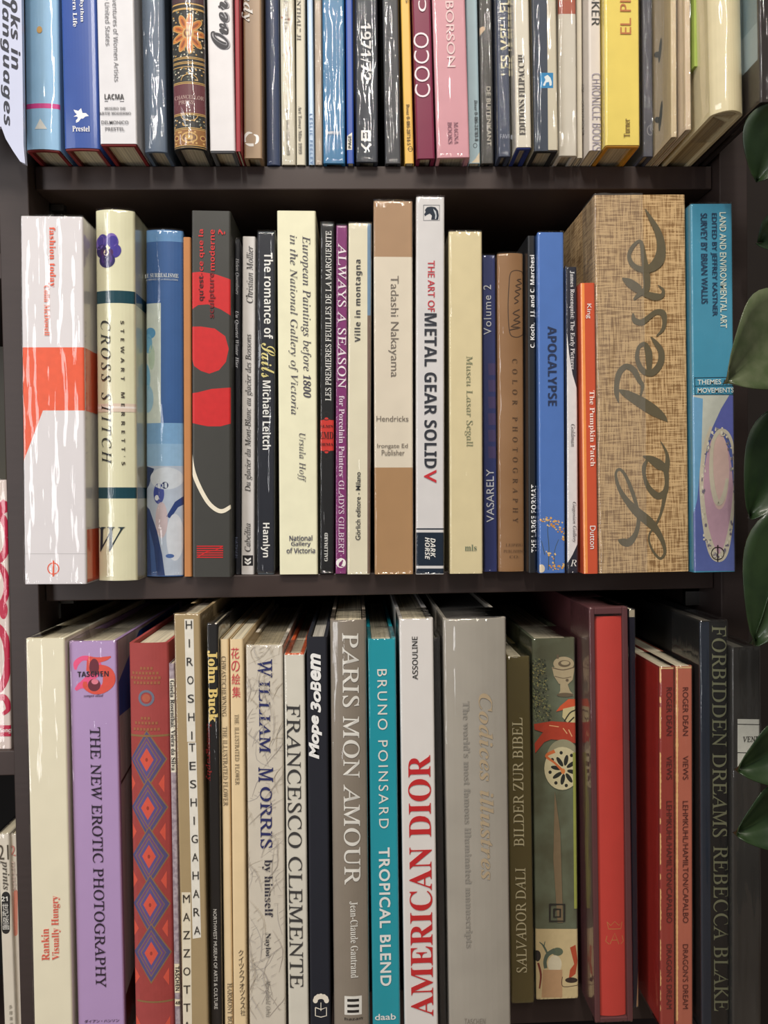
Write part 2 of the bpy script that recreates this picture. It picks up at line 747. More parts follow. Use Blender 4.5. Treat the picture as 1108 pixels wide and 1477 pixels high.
WOODC = (56, 46, 44)
WOOD = M(WOODC, .5, .05, .07, 30, bump=.08, stretch=8)
WOODX = M((59, 47, 44), .5, .05, .07, 30, bump=.08)
FLOORZ = -1.05
v, f = box(-2.5, 2.5, -3, .36, FLOORZ - .05, FLOORZ)
o = obj('floor', v, f, M((120, 100, 80), .6, 0, .1, 8))
o['kind'] = 'structure'
v, f = box(-2.5, 2.5, .325, .36, FLOORZ, 1.6)
o = obj('wall_back', v, f, M((40, 34, 32), .8))
o['kind'] = 'structure'

SHELF[1] = zpx(238)
SHELF[2] = zpx(826.5)
SHELF[3] = zpx(1432)
XL, XR = at(53, 738, -.01).x, at(1040, 738, -.01).x
case = empty('bookcase', (0, 0, FLOORZ))
tag(case, 'dark brown wooden bookcase holding the three rows of upright books', 'bookcase')
case.location = (0, 0, 0)


def side(name, xa, xb, parent, y0=-.01):
    return boxes(name, [(xa, xb, y0, .30, FLOORZ + .0003, .86)], WOOD, parent, .0008)


side('side_panel', at(10, 738, -.01).x, XL, case)
side('side_panel', XR, at(1080, 738, -.01).x, case)
TH = {1: zpx(238) - zpx(271.8), 2: zpx(826.5) - zpx(858.5), 3: .032}
for r in (1, 2, 3):
    boxes('shelf', [(XL + .0006, XR - .0006, .002, .292, SHELF[r] - TH[r], SHELF[r])], WOODX, case, .0008)
for zz in (SHELF[3] - .36, .84):
    boxes('shelf', [(XL + .0006, XR - .0006, .002, .292, zz - .02, zz)], WOODX, case, .0008)
boxes('back_panel', [(XL - .01, XR + .01, .292, .299, FLOORZ + .06, .86)], M((22, 18, 17), .8), case)
for r in (1, 2):
    for x, sg in ((XL, 1), (XR, -1)):
        z = SHELF[r] - TH[r]
        xa, xb = sorted((x, x + sg * .012))
        boxes('shelf_pin', [(xa, xb, .03, .036, z - .006, z - .001), (xa, xa + .0015 if sg > 0 else xb, .03, .036, z - .018, z - .001)], M((150, 150, 150), .3, metal=1.0), case)

# the next bookcase, seen past the post
XO = at(9.5, 738, -.01).x
nb = empty('bookcase', (0, 0, 0))
tag(nb, 'neighbouring dark bookcase beyond the post, holding magazines and a red-lettered book', 'bookcase')
side('side_panel', XO - .62, XO - .60, nb, .002)
NB1, NB2 = zpx(1080, .004), zpx(1640)
SHELF['n1'] = at(5, 1082, .006).z
SHELF['n2'] = SHELF['n1'] - .36
SHELF['n0'] = SHELF['n1']
for k in ('n1', 'n2'):
    z = SHELF[k]
    boxes('shelf', [(XO - .60, XO - .001, .004, .292, z - .02, z)], WOODX, nb, .0008)
z = at(5, 400, 0).z
boxes('shelf', [(XO - .60, XO - .001, .004, .292, z, z + .02)], WOODX, nb, .0008)
boxes('back_panel', [(XO - .62, XO - .001, .292, .299, FLOORZ + .06, .86)], M((18, 15, 14), .8), nb)

# ------------------------------------------------------------------ middle shelf
WHT, BLK = (236, 236, 234), (30, 30, 32)
RED = (198, 42, 44)


def B(*a, **k):
    return Book(*a, **k)


b = B(2, (29, 120, 312), (36, 124, 841), (226, 222, 227), 'thick white book with a slanting orange colour block, in a crinkled clear bag', film=2, rough=.35, mott=.02, yf=-.042)
OR = (238, 96, 62)
b.art('colour_block', [([(26, 501), (124, 501), (124, 592), (62, 592), (32, 666), (26, 666)], OR), (rect(30, 798.4, 126, 799.2), (190, 186, 190))])
b.text('fashion today', 'b', 75, 371, 87, 11, 'd', OR, sp=1.05)
b.text('Colin McDowell', 'b', 68, 448, 73, 8, 'd', (240, 120, 90), 'author_lettering')
b.art('publisher_logo', ring(77, 820, 8, 8, 1.5, OR) + [(rect(76, 808.5, 78.4, 831.5), OR)])

b = B(2, (136, 191, 302), (139, 197, 836), (226, 224, 192), 'cream book with a purple pansy and two dark teal bands round its spine', bulge=.004, yf=-.026, film=1, rough=.3, coat=.3)
TEAL = (14, 66, 80)
b.art('colour_band', [(rect(134, 419, 206, 437), TEAL), (rect(136, 703, 208, 719), TEAL)])
PU, PD, PL = (66, 52, 150), (42, 30, 96), (120, 96, 180)
fl = [(oval(143, 349, 7, 10, rot=20), PL), (oval(147, 347, 8, 10), PU), (oval(161, 346, 9, 10, rot=-20), PL), (oval(163, 349, 8, 9), PU), (oval(146, 362, 8.5, 10, rot=-15), PD), (oval(166, 362, 8.5, 10, rot=25), PU),
      (oval(154, 375, 12, 11), PD), (oval(154, 373, 8, 9), (84, 50, 140)), (oval(149, 364, 4.5, 5), (70, 26, 90)), (oval(159, 364, 4.5, 5), (70, 26, 90)), (oval(153, 364, 4, 4.5), (236, 222, 190)), (oval(153, 363, 1.6, 4), (60, 30, 90))]
b.art('pansy_picture', fl)
GRD = (44, 48, 46)
b.text('CROSS STITCH', 'i', 152.5, 566, 209, 15, 'd', GRD, sp=1.35)
b.text("STEWART MERRETT'S", 'sb', 177, 567, 210, 5, 'd', (70, 64, 56), 'author_lettering', sp=2.2)
b.text('W', 'i', 160, 778, 40, 36, 'h', (20, 48, 60), 'publisher_lettering')
b.art('ribbon', [(rect(136, 582, 206, 594), (226, 206, 190)), (rect(136, 586, 206, 589), (240, 230, 222))])

b = B(2, (202, 264, 331), (204, 263, 829), (52, 92, 150), 'blue picture-jacketed book with ragged top edge, beside the orange-brown board', bulge=.003, yf=-.002, film=2, rough=.35)
W1 = (206, 214, 214)
b.art('spine_picture', [
    (rect(200, 331, 266, 348), (96, 142, 192)), (rect(200, 437, 232, 612), (200, 212, 206)),
    (oval(216, 480, 8, 8), (84, 150, 196)), (oval(213, 495, 6, 14), (110, 170, 206)), (oval(218, 515, 5, 18), (176, 198, 180)), (oval(208, 545, 8, 22), (120, 176, 210)), (oval(212, 575, 9, 20), (150, 190, 214)),
    (rect(200, 610, 266, 700), (118, 162, 204)), (rect(200, 640, 266, 690), (140, 178, 212)),
    (rect(202, 672, 266, 830), (176, 188, 206)), ([(203, 672), (222, 676), (214, 700), (203, 706)], (30, 52, 96)), (oval(240, 690, 24, 16), (200, 208, 218)),
    (oval(229, 712, 8, 15), (60, 74, 150)), (oval(226, 718, 3, 4), (220, 224, 232)), (oval(238, 700, 5, 5), (24, 40, 90)), (oval(233, 750, 9, 26), (196, 180, 186)),
    ([(266, 716), (252, 724), (240, 745), (246, 748), (256, 732), (266, 728)], (36, 60, 120)), ([(204, 730), (215, 735), (226, 765), (234, 800), (238, 830), (204, 830)], (34, 58, 110)),
    ([(214, 760), (222, 790), (226, 830), (218, 830)], (60, 92, 150)), (oval(252, 775, 12, 34), (206, 212, 222)), (oval(245, 802, 6, 3), (70, 100, 160))])
b.text('LE SURREALISME', 'b', 232, 397, 50, 6, 'h', W1)
b.text('AU SERVICE DE LA REVOLUTION', 's', 232, 403, 48, 2.4, 'h', W1, 'subtitle_lettering')

b = B(2, (264, 275, 342), (265, 277, 832), (186, 126, 76), 'thin orange-brown book with a plain unlettered spine', 'soft', rough=.7)

b = B(2, (276, 333, 304), (278, 333, 833), (64, 64, 61), 'dark grey book with red curling shapes and a white curved line on its spine', rough=.4)
b.art('red_shapes', [
    ([(270, 393), (290, 392), (312, 396), (333, 403), (333, 455), (318, 446), (300, 439), (286, 440), (270, 446)], RED),
    ([(270, 471), (290, 471), (310, 474), (325, 485), (330, 503), (326, 522), (316, 534), (302, 539), (290, 535), (280, 528), (270, 518)], RED),
    ([(270, 567), (285, 566), (305, 561), (335, 559), (335, 611), (318, 615), (300, 615), (285, 612), (270, 610)], RED)])
b.art('white_line', stroke([(275, 655, 5), (279, 680, 6), (288, 703, 6), (300, 724, 6), (312, 735, 6), (322, 737, 6), (334, 730, 5)], (232, 224, 204)))
b.text('ce que la', 'sb', 291, 361, 60, 9, 'u', RED)
b.text("qu'est-", 'sb', 291, 414, 40, 9, 'u', (70, 20, 24))
b.text('moderne', 'sb', 306, 361, 59, 8, 'u', RED)
b.text('sculpture', 'sb', 306, 426, 66, 10, 'u', (110, 20, 26))
b.text('?', 'sb', 320, 335, 8, 10, 'u', RED)
b.art('publisher_logo', [(rect(284, 787 + 3.2 * k, 322, 788.6 + 3.2 * k), RED) for k in range(6)] + stroke([(286, 803, 1.4), (300, 795, 1.4), (310, 794, 1.4), (321, 788, 1.4)], RED, k=2))

b = B(2, (336, 347, 345), (338, 347, 829), (18, 20, 34), 'thin dark navy book between a dark grey spine and a pale grey one', 'soft', film=2)
b.text('Helen Quentbury', 'i', 342, 399, 52, 6, 'd', (226, 228, 236), 'author_lettering')
b.text('Un Quartet Winter Hier', 'bi', 341.5, 490, 82, 6, 'd', (224, 226, 236))
b.text('NATHAN', 's', 341, 790, 30, 4, 'd', (110, 120, 150), 'publisher_lettering')

b = B(2, (349, 369, 341), (348, 366, 829), (212, 209, 206), 'pale grey paperback with thin italic lettering and a small black chevron square', 'soft')
G4 = (48, 46, 46)
b.text('Christian Mollier', 'i', 360, 396, 82, 10, 'u', G4, 'author_lettering')
b.text('Du glacier du Mont-Blanc au glacier des Bossons', 'i', 359, 596, 228, 11, 'u', G4)
b.text('Cabe\u0301dita', 'i', 357, 775, 41, 9, 'u', G4, 'publisher_lettering')
b.art('publisher_logo', [(rect(350, 801, 365, 816), (34, 32, 34)), ([(353, 804), (357.5, 807), (362, 804), (362, 807), (357.5, 810.5), (353, 807)], WHT), ([(353, 809), (357.5, 812), (362, 809), (362, 812), (357.5, 815), (353, 812)], WHT)])

b = B(2, (372, 396, 334), (370, 397, 829), (21, 26, 40), 'dark navy book with bold white lettering and one gold script word', film=2, board=(90, 100, 110))
b.text('The romance of', 'sb', 387.5, 427, 124, 13, 'd', WHT)
b.text('Sails', 'bs', 387, 520, 50, 20, 'd', (226, 214, 140), 'script_lettering')
b.text('Michael Leitch', 'sb', 385, 599, 100, 12, 'd', WHT, 'author_lettering')
b.text('Hamlyn', 'sb', 383, 779, 50, 13, 'd', WHT, 'publisher_lettering')

b = B(2, (399, 456, 304), (404, 458, 829), (230, 228, 198), 'wide plain cream book with two lines of slanted serif lettering', rough=.6)
IT = (72, 70, 84)
b.text('European Paintings before', 'i', 441, 438, 194, 15, 'd', IT, sp=1.05)
b.text('1800', 'ib', 443, 557, 33, 11, 'd', IT, off=-.004)
b.text('in the National Gallery of Victoria', 'i', 423, 469, 258, 14, 'd', IT, sp=1.05)
b.text('Ursula Hoff', 'i', 435, 660, 70, 12, 'd', IT, 'author_lettering', sp=1.1)
for t, y, wd in (('National', 776, 33), ('Gallery', 785, 28), ('of Victoria', 794, 41)):
    b.text(t, 's', 434, y, wd, 8, 'h', (60, 62, 90), 'publisher_lettering', off=.014)

b = B(2, (463, 482, 322), (461, 482, 828), (15, 16, 20), 'black book with a round red ornament halfway down its spine', 'hard', film=1)
RE = (206, 52, 44)
b.art('ornament', [(oval(471, 628, 10.5, 26), RE), (rect(461, 606, 482, 650), RE)] + ring(471, 600, 6, 6, 1.2, BLK) + ring(471, 656, 6, 6, 1.2, BLK) + ring(465, 600, 4, 5, 1, BLK) + ring(477, 600, 4, 5, 1, BLK) + ring(465, 656, 4, 5, 1, BLK) + ring(477, 656, 4, 5, 1, BLK))
b.text('LES PREMIE\u0300RES FEUILLES DE LA MARGUERITE', 'r', 473.5, 456, 244, 9, 'u', WHT, off=.008)
b.text('EMD', 'b', 471, 628, 20, 10, 'h', (50, 16, 18), 'ornament_lettering')
b.text('ALMN', 'b', 471, 615, 20, 4, 'h', (50, 16, 18), 'ornament_lettering')
b.text('DEMA', 'b', 471, 641, 20, 4, 'h', (50, 16, 18), 'ornament_lettering')
b.text('GALLIMARD', 'b', 470.5, 789, 41, 5, 'u', WHT, 'publisher_lettering')

b = B(2, (485, 501, 325), (484, 500, 828), (124, 42, 108), 'narrow purple book with pale lettering and a round white bird badge', 'soft', film=1)
b.text('ALWAYS A SEASON', 'r', 493.5, 456, 208, 12, 'd', (236, 226, 236), off=.006)
b.text('for Porcelain Painters', 'b', 493, 629, 116, 8, 'd', (226, 206, 226), 'subtitle_lettering')
b.text('GLADYS GILBERT', 'r', 492.5, 746, 106, 8, 'd', (230, 214, 230), 'author_lettering', off=.006)
b.art('publisher_logo', [(oval(492, 812, 7, 7), WHT), (oval(491.5, 813, 2.2, 4.2, rot=30), (124, 42, 108)), (oval(494, 809, 1.3, 1.3), (124, 42, 108)), ([(490, 815), (496, 817), (495, 818), (489, 817)], (124, 42, 108))])

b = B(2, (503, 536, 322), (501, 534, 829), (228, 222, 198), 'cream paperback with small spaced grey lettering, beside the narrow purple book', 'soft', film=2, coat=.2)
b.art('colour_edge', [(rect(530, 322, 538, 455), (110, 140, 170)), (rect(530, 455, 538, 830), (120, 100, 90))])
b.text('Ville in montagna', 'sb', 517, 434, 118, 11, 'u', (66, 66, 70), sp=1.15)
b.text('G\u00f6rlich editore - Milano', '', 516.5, 730, 98, 7, 'u', (60, 60, 62), 'publisher_lettering', off=.01)

b = B(2, (540, 594, 290), (540, 597, 829), (172, 134, 94), 'tan book with a pale cream block of thin lettering, under a worn clear cover', film=2, rough=.5, zones=[(676, (224, 214, 196)), (374, (172, 138, 106))], mott=.04)
GT = (120, 112, 104)
b.text('Tadashi Nakayama', '', 567.5, 471, 145, 15, 'd', GT, 'author_lettering', off=-.006)
b.text('Hendricks', '', 566, 604, 46, 8, 'h', GT)
b.text('Irongate Ed', '', 566, 644, 44, 8, 'h', GT, 'publisher_lettering')
b.text('Publisher', '', 567, 653, 33, 8, 'h', GT, 'publisher_lettering')

b = B(2, (600, 642, 284), (601, 640, 829), (222, 220, 222), 'white book lettered in black and red, navy block at its spine foot', film=1, rough=.3)
NV = (26, 40, 58)
b.art('colour_block', [(rect(600, 762, 641, 764), NV), (rect(600, 768, 641, 816), NV), (rect(600, 820, 641, 829), NV)])
hx, hy = 611, 296
b.art('publisher_logo', stroke([(611, 296), (634, 296), (634, 318), (611, 318), (611, 295.6)], NV, .7, 1) + [
    ([(613, 303), (616, 299), (622, 298), (628, 299), (632, 304), (633, 311), (632, 317), (622, 317), (623, 311), (620, 308), (616, 310), (613, 312), (612, 309), (614, 306)], NV),
    ([(625, 301), (629, 305), (630, 312), (629, 316), (627.5, 316), (628, 310), (626, 305)], (200, 206, 214))])
b.text('THE ART OF', '', 622, 413, 73, 10, 'd', (200, 52, 66), off=.008)
b.text('METAL GEAR SOLID', 'sb', 621, 564, 222, 18, 'd', (44, 48, 60))
b.text('V', '', 620.5, 687, 19, 18, 'd', (204, 44, 56), off=.018)
b.text('DARK', 'sbi', 624.5, 790, 28, 7, 'd', WHT, 'publisher_lettering')
b.text('HORSE', 'sbi', 616.5, 791, 32, 7, 'd', WHT, 'publisher_lettering')

b = B(2, (648, 695, 334), (649, 697, 828), (224, 210, 168), 'pale straw coloured book in glossy film with faint grey-green lettering', film=3, rough=.4)
GG = (132, 136, 104)
b.text('Museu Lasar Segall', 'r', 676, 579, 130, 12, 'd', GG)
b.text('mls', 'b', 679, 790, 17, 9, 'h', (110, 124, 100), 'publisher_lettering')

b = B(2, (697, 714, 368), (698, 719, 822), (46, 56, 112), 'dark blue book lettered in thin white capitals, lower than the straw coloured one', film=1, yf=-.008)
b.art('window_pattern', [(rect(704, 524 + 24 * k, 715, 541 + 24 * k, 1), (72, 62, 108)) for k in range(6)])
b.text('VASARELY', '', 707, 715, 76, 11, 'u', (214, 218, 228), 'author_lettering')
b.text('Volume 2', '', 703, 447, 71, 11, 'u', (206, 210, 220), sp=1.15)

b = B(2, (718, 757, 365), (720, 759, 825), (150, 112, 76), 'brown book with an oval ringed signature near the head of its spine', film=2, rough=.5, bulge=.002, second=(136, 98, 62), scale=12)
DK = (74, 52, 36)
b.art('signature_ring', stroke([(735, 400), (738, 392), (748, 390), (756, 396), (756, 430), (756, 475), (752, 484), (742, 486), (735, 478), (733, 440), (735, 400)], DK, 1.3, 4))
b.art('signature', stroke([(752, 402), (746, 404), (753, 408), (744, 412), (752, 416), (743, 420), (750, 424), (742, 430), (748, 434), (742, 438)], DK, 1.5, 3) + stroke([(750, 446), (740, 452), (750, 456), (741, 462), (751, 464), (737, 471), (751, 472), (735, 476)], DK, 1.5, 3))
b.text('COLOR PHOTOGRAPHY', 'r', 743, 636, 234, 7.5, 'd', DK, sp=2.4)
for t, y, wd in (('LEIPZIG', 786, 25), ('PUBLISHING', 795, 31), ('CO.', 803, 14)):
    b.text(t, 'r', 742, y, wd, 4, 'h', (92, 66, 44), 'publisher_lettering')

b = B(2, (762, 774, 340), (762, 777, 826), (30, 32, 36), 'thin black book with small bold white lettering at both ends', 'soft', yf=-.022, coat=.3)
b.text('C. Koch,   J.J. and C. Marchesi', 'sb', 768.5, 435, 132, 8, 'u', WHT, 'author_lettering')
b.text('THE LARGE FORMAT', 'sb', 770, 748, 97, 7.5, 'u', WHT)

b = B(2, (776, 814, 335), (778, 817, 827), (82, 122, 196), 'bright blue book with yellow blossom printed at its foot', film=1, rough=.35, coat=.2)
YB = [(226, 176, 96), (214, 150, 70), (238, 204, 140)]
fl = []
rr = random.Random(3)
fl += stroke([(791, 822, 1.2), (792, 790, 1), (790, 765, .8), (792, 752, .7)], (70, 84, 74), k=3) + stroke([(800, 822, 1), (800, 795, .8), (806, 778, .7)], (74, 88, 84), k=3) + stroke([(786, 800, 1), (781, 780, .7)], (74, 88, 84), k=3)
for cx, cy, n, sx, sy in ((800, 756, 26, 9, 7), (785, 749, 10, 5, 3), (805, 817, 24, 11, 5), (797, 800, 10, 6, 8), (812, 775, 4, 3, 4), (808, 766, 6, 5, 4)):
    for k in range(n):
        fl.append((oval(cx + rr.gauss(0, sx * .6), cy + rr.gauss(0, sy * .6), rr.uniform(.8, 2), rr.uniform(.7, 1.6), 7, rot=rr.uniform(0, 90)), rr.choice(YB)))
fl.append((oval(781, 820, 5, 6), (228, 214, 190)))
b.art('blossom_picture', fl)
b.text('APOCALYPSE', 'sb', 796.5, 528, 113, 13, 'd', (32, 48, 84))

b = B(2, (817, 834, 385), (818, 838, 827), (36, 38, 52), 'narrow navy book whose spine swells to white below, beside the orange-red one', 'soft', film=1, yf=-.03)
b.art('colour_block', [([(818, 480), (821, 510), (826, 540), (832, 560), (837, 590), (838, 700), (837, 760), (833, 785), (826, 800), (818, 812)], (226, 224, 226))])
b.text('James Rosenquist: The Early Pictures', 'b', 825, 462, 140, 7.5, 'd', (226, 226, 230))
b.text('Goldman', 'i', 826.5, 628, 32, 6, 'd', (60, 60, 66), 'author_lettering')
b.text('Gagosian Gallery', 'i', 828, 753, 58, 6.5, 'd', (60, 60, 66), 'publisher_lettering')
b.text('R', 'i', 827, 812, 9, 9, 'h', WHT, 'publisher_lettering')

b = B(2, (838, 858, 408), (842, 864, 826), (204, 88, 60), 'thin orange-red book, shortest on the middle shelf', 'soft', yf=-.037, coat=.5, rough=.3)
b.art('colour_edge', [([(838, 408), (843, 408), (848, 827), (841, 827)], (240, 150, 80))])
b.text('King', '', 849, 449, 21, 8, 'd', WHT, 'author_lettering')
b.text('The Pumpkin Patch', 'b', 853.5, 618, 108, 9, 'd', (250, 226, 214))
b.text('Dutton', '', 855, 775, 33, 8, 'd', WHT, 'publisher_lettering')

b = B(2, (856, 990, 281), (866, 993, 824), (170, 136, 92), 'big coarse brown canvas slipcase with large brushed grey script', 'solid', mat=canvas_mat(), depth=.2, yf=-.036)
Q3 = lambda x, y, w: (800 + x / 3.597, 260 + y / 3.597, w / 3.597)
Q4 = lambda x, y, w: (800 + x / 3.597, 540 + y / 3.597, w / 3.597)
INK = (96, 88, 68)
st = []
for pts in (
    [Q4(330, 858, 6), Q4(352, 868, 36), Q4(385, 872, 40), Q4(420, 830, 26), Q4(436, 760, 20), Q4(428, 690, 18), Q4(400, 600, 20), Q4(365, 520, 16), Q4(335, 492, 14), Q4(318, 520, 14), Q4(335, 590, 20), Q4(375, 655, 30), Q4(430, 715, 46), Q4(490, 765, 48), Q4(530, 810, 34), Q4(562, 870, 22), Q4(572, 925, 16), Q4(550, 955, 14), Q4(520, 930, 12), Q4(494, 880, 10), Q4(492, 830, 10), Q4(525, 780, 12), Q4(552, 720, 14), Q4(568, 650, 20), Q4(572, 610, 26)],
    [Q4(458, 424, 6), Q4(500, 440, 36), Q4(545, 470, 50), Q4(575, 495, 30), Q4(582, 560, 22), Q4(572, 610, 30), Q4(535, 630, 36), Q4(490, 590, 26), Q4(466, 530, 18), Q4(464, 480, 22), Q4(480, 445, 14)],
    [Q4(575, 500, 36), Q4(586, 450, 24), Q4(578, 400, 14), Q4(550, 348, 4)],
    [Q4(332, 80, 6), Q4(370, 100, 38), Q4(440, 140, 56), Q4(510, 185, 56), Q4(560, 220, 34), Q4(585, 245, 4)],
    [Q4(332, 146, 4), Q4(322, 100, 24), Q3(322, 1060, 26), Q3(335, 1000, 30), Q3(370, 966, 28), Q3(410, 985, 30), Q3(440, 1040, 24), Q4(456, 60, 18), Q4(446, 110, 10)],
    [Q3(498, 812, 4), Q3(525, 845, 24), Q3(552, 890, 32), Q3(548, 950, 34), Q3(505, 1000, 34), Q3(455, 985, 28), Q3(428, 925, 22), Q3(436, 868, 18), Q3(466, 850, 22), Q3(486, 890, 36), Q3(490, 940, 34), Q3(490, 1000, 18)],
    [Q3(406, 690, 6), Q3(414, 725, 26), Q3(450, 738, 30), Q3(490, 710, 26), Q3(525, 685, 26), Q3(560, 690, 32), Q3(570, 730, 24), Q3(560, 775, 18), Q3(528, 808, 6)],
    [Q3(350, 508, 6), Q3(385, 530, 40), Q3(430, 562, 44), Q3(450, 575, 20), Q3(470, 590, 30), Q3(520, 605, 38), Q3(555, 600, 24), Q3(562, 570, 14), Q3(535, 545, 4)],
    [Q3(410, 618, 10), Q3(440, 590, 24), Q3(476, 560, 34), Q3(474, 480, 36), Q3(462, 400, 28), Q3(450, 330, 20), Q3(432, 318, 14), Q3(400, 352, 20), Q3(385, 395, 20), Q3(405, 440, 24), Q3(450, 462, 30), Q3(500, 455, 44), Q3(540, 415, 56), Q3(552, 345, 44), Q3(535, 270, 34), Q3(500, 205, 22), Q3(468, 150, 4)],
):
    st += stroke(pts, INK, k=5)
b.art('brushed_title', st)
b.side_wrap = True

b = B(2, (996, 1057, 294), (1002, 1061, 822), (74, 150, 182), 'turquoise blue book at the end of the middle shelf, with a pink swirl picture below', yf=-.042, film=1, rough=.3, coat=.3, zones=[(570, (74, 150, 182))])
CR, PK = (206, 198, 178), (196, 160, 176)
sw = [(rect(990, 570, 1064, 824), (92, 106, 170)), ([(1000, 570), (1052, 570), (1040, 590), (1024, 625), (1012, 680), (1000, 680)], (196, 200, 190)), ([(998, 572), (1014, 575), (1012, 650), (1006, 720), (1000, 740)], (112, 166, 206)),
      ([(1052, 572), (1064, 570), (1064, 700), (1058, 640), (1046, 622), (1034, 625), (1024, 640), (1036, 600)], (96, 104, 176)), (oval(1036, 715, 22, 90), PK), (oval(1038, 680, 14, 55), (214, 184, 176))]
sw += stroke([(1026, 615, 4), (1016, 650, 6), (1012, 700, 6), (1018, 760, 8), (1030, 800, 12), (1044, 800, 10), (1054, 760, 6), (1060, 700, 4), (1058, 650, 4), (1050, 626, 5), (1038, 622, 6), (1028, 640, 5), (1026, 680, 6), (1030, 712, 7), (1037, 726, 7), (1045, 712, 6), (1049, 690, 4)], CR, k=8)
rr = random.Random(8)
for k in range(120):
    a = rr.uniform(0, 6.28)
    e = (1036 + 23 * math.cos(a) + rr.gauss(0, 1.5), 712 + 92 * math.sin(a) + rr.gauss(0, 3))
    sw.append((oval(e[0], e[1], rr.uniform(.6, 2), rr.uniform(.8, 3), 7), rr.choice([CR, (150, 148, 150), (224, 218, 200), (120, 112, 130)])))
b.art('spine_picture', sw + ring(1035, 798, 9, 9, 1.2, (40, 30, 30)) + [(rect(1034.3, 786, 1035.9, 810), (40, 30, 30))])
b.art('text_box', stroke([(1002, 545), (1062, 544)], NV, .8, 1) + stroke([(1002, 557), (1062, 556.5)], NV, .8, 1) + stroke([(1003, 569.5), (1062, 569)], NV, .8, 1) + stroke([(1002, 544), (1003, 570)], NV, .8, 1))
CRT = (214, 226, 214)
b.text('LAND AND ENVIRONMENTAL ART', '', 1043, 390, 163, 9.5, 'd', CRT, off=.012)
b.text('EDITED BY JEFFREY KASTNER', '', 1029.5, 382, 145, 9.5, 'd', (26, 50, 84), 'author_lettering', off=.012)
b.text('SURVEY BY BRIAN WALLIS', '', 1015.5, 373, 127, 9.5, 'd', (26, 50, 84), 'author_lettering', off=.012)
b.text('THEMES', '', 1023, 551, 34, 7, 'h', (226, 232, 226), 'subtitle_lettering', off=.012)
b.text('AND', '', 1051, 551, 18, 7, 'h', (26, 50, 84), 'subtitle_lettering', off=.012)
b.text('MOVEMENTS', '', 1032, 563, 52, 7, 'h', (226, 232, 226), 'subtitle_lettering', off=.012)

# ------------------------------------------------------------------ top shelf (the frame cuts these off above)
TOPY = -60


def T1(xt, xb, yb, col, label, **k):
    """xt: spine edges where they leave the frame; carried on upwards to the book's own head."""
    hh = k.pop('h', .27)
    yt = yb - hh / .000535
    s = (yb - yt) / yb
    a = xb[0] + (xt[0] - xb[0]) * s
    c = xb[1] + (xt[1] - xb[1]) * s
    return Book(1, (a, c, yt), (xb[0], xb[1], yb), col, label, **k)


b = T1((33, 83), (35, 87), 218, (146, 190, 228), 'light blue book with a thin magenta line and small pale triangle near its foot', board=(120, 30, 34), film=1, bulge=.002)
b.art('colour_band', [(rect(33, 149, 92, 156), (206, 60, 140))])
b.art('publisher_logo', [([(58, 171), (68, 186), (50, 186)], (214, 216, 214))])
b.art('gilt_drop', [(oval(57, 43, 4, 5), (204, 160, 90))])
b = T1((87, 138), (93, 142), 216, (42, 76, 152), 'royal blue book with a small white winged horse near its foot', board=(124, 44, 46), coat=.3, bulge=.0015)
b.text('Rhythm', 'b', 118, 12, 40, 6, 'd', WHT)
b.text('Modern Life', 'b', 108, 6, 66, 6, 'd', WHT)
b.art('publisher_logo', [([(106, 158), (113, 160), (117, 156), (119, 163), (124, 163), (128, 167), (123, 168), (120, 171), (117, 171), (113, 176), (109, 174), (113, 170), (111, 168), (106, 168), (111, 165), (108, 162)], WHT), ([(112, 169), (114, 173), (111, 177), (109, 176), (112, 173)], WHT)])
b.text('Prestel', 'b', 117, 186, 25, 8, 'h', WHT, 'publisher_lettering')
b = T1((139, 193), (143, 199), 210, (218, 218, 222), 'white book with dark red boards and grey lettering, beside the royal blue one', board=(120, 26, 30), rough=.3, coat=.2)
GL = (92, 92, 98)
b.text('Adventures of Women Artists', 's', 167, 53, 130, 7, 'd', GL)
b.text('in the United States', 's', 155, 20, 92, 7, 'd', GL)
b.text('LACMA', 'sb', 165, 140, 28, 8, 'h', (50, 50, 54), 'publisher_lettering')
b.art('publisher_rules', [(rect(151, 146, 156, 147.2), GL), (rect(173, 146, 179, 147.2), GL)])
for t, y, wd in (('MUSEO DE', 157, 30), ('ARTE MODERNO', 164, 46)):
    b.text(t, 'm', 166, y, wd, 4, 'h', GL, 'publisher_lettering', off=.01)
for t, y, wd in (('DELMONICO', 177, 39), ('PRESTEL', 186.5, 28)):
    b.text(t, '', 166, y, wd, 5, 'h', GL, 'publisher_lettering', off=.01)
b = T1((203, 236), (208, 240), 219, (88, 104, 126), 'slate blue book with glossy creases and a rounded spine', film=3, bulge=.002)
b = T1((246, 293), (249, 297), 214, (34, 34, 34), 'ornate black and gold book with an orange flower and a maroon panel', film=3, bulge=.004, coat=.2)
GD, MR = (206, 166, 98), (100, 42, 54)
gp = [(rect(240, 4, 300, 6), GD), (rect(240, 11, 300, 12.5), GD), (rect(240, -80, 300, 3), (70, 40, 50))]
rr = random.Random(5)
for y0, y1 in ((13, 82), (97, 118), (168, 184)):
    for k in range(int((y1 - y0) * 1.7)):
        gp.append((oval(rr.uniform(247, 297), rr.uniform(y0 + 1, y1 - 1), 1.3, 1.1, 7), rr.choice([(224, 214, 190), GD, (120, 130, 120)])))
OG, OD = (206, 122, 52), (120, 60, 30)
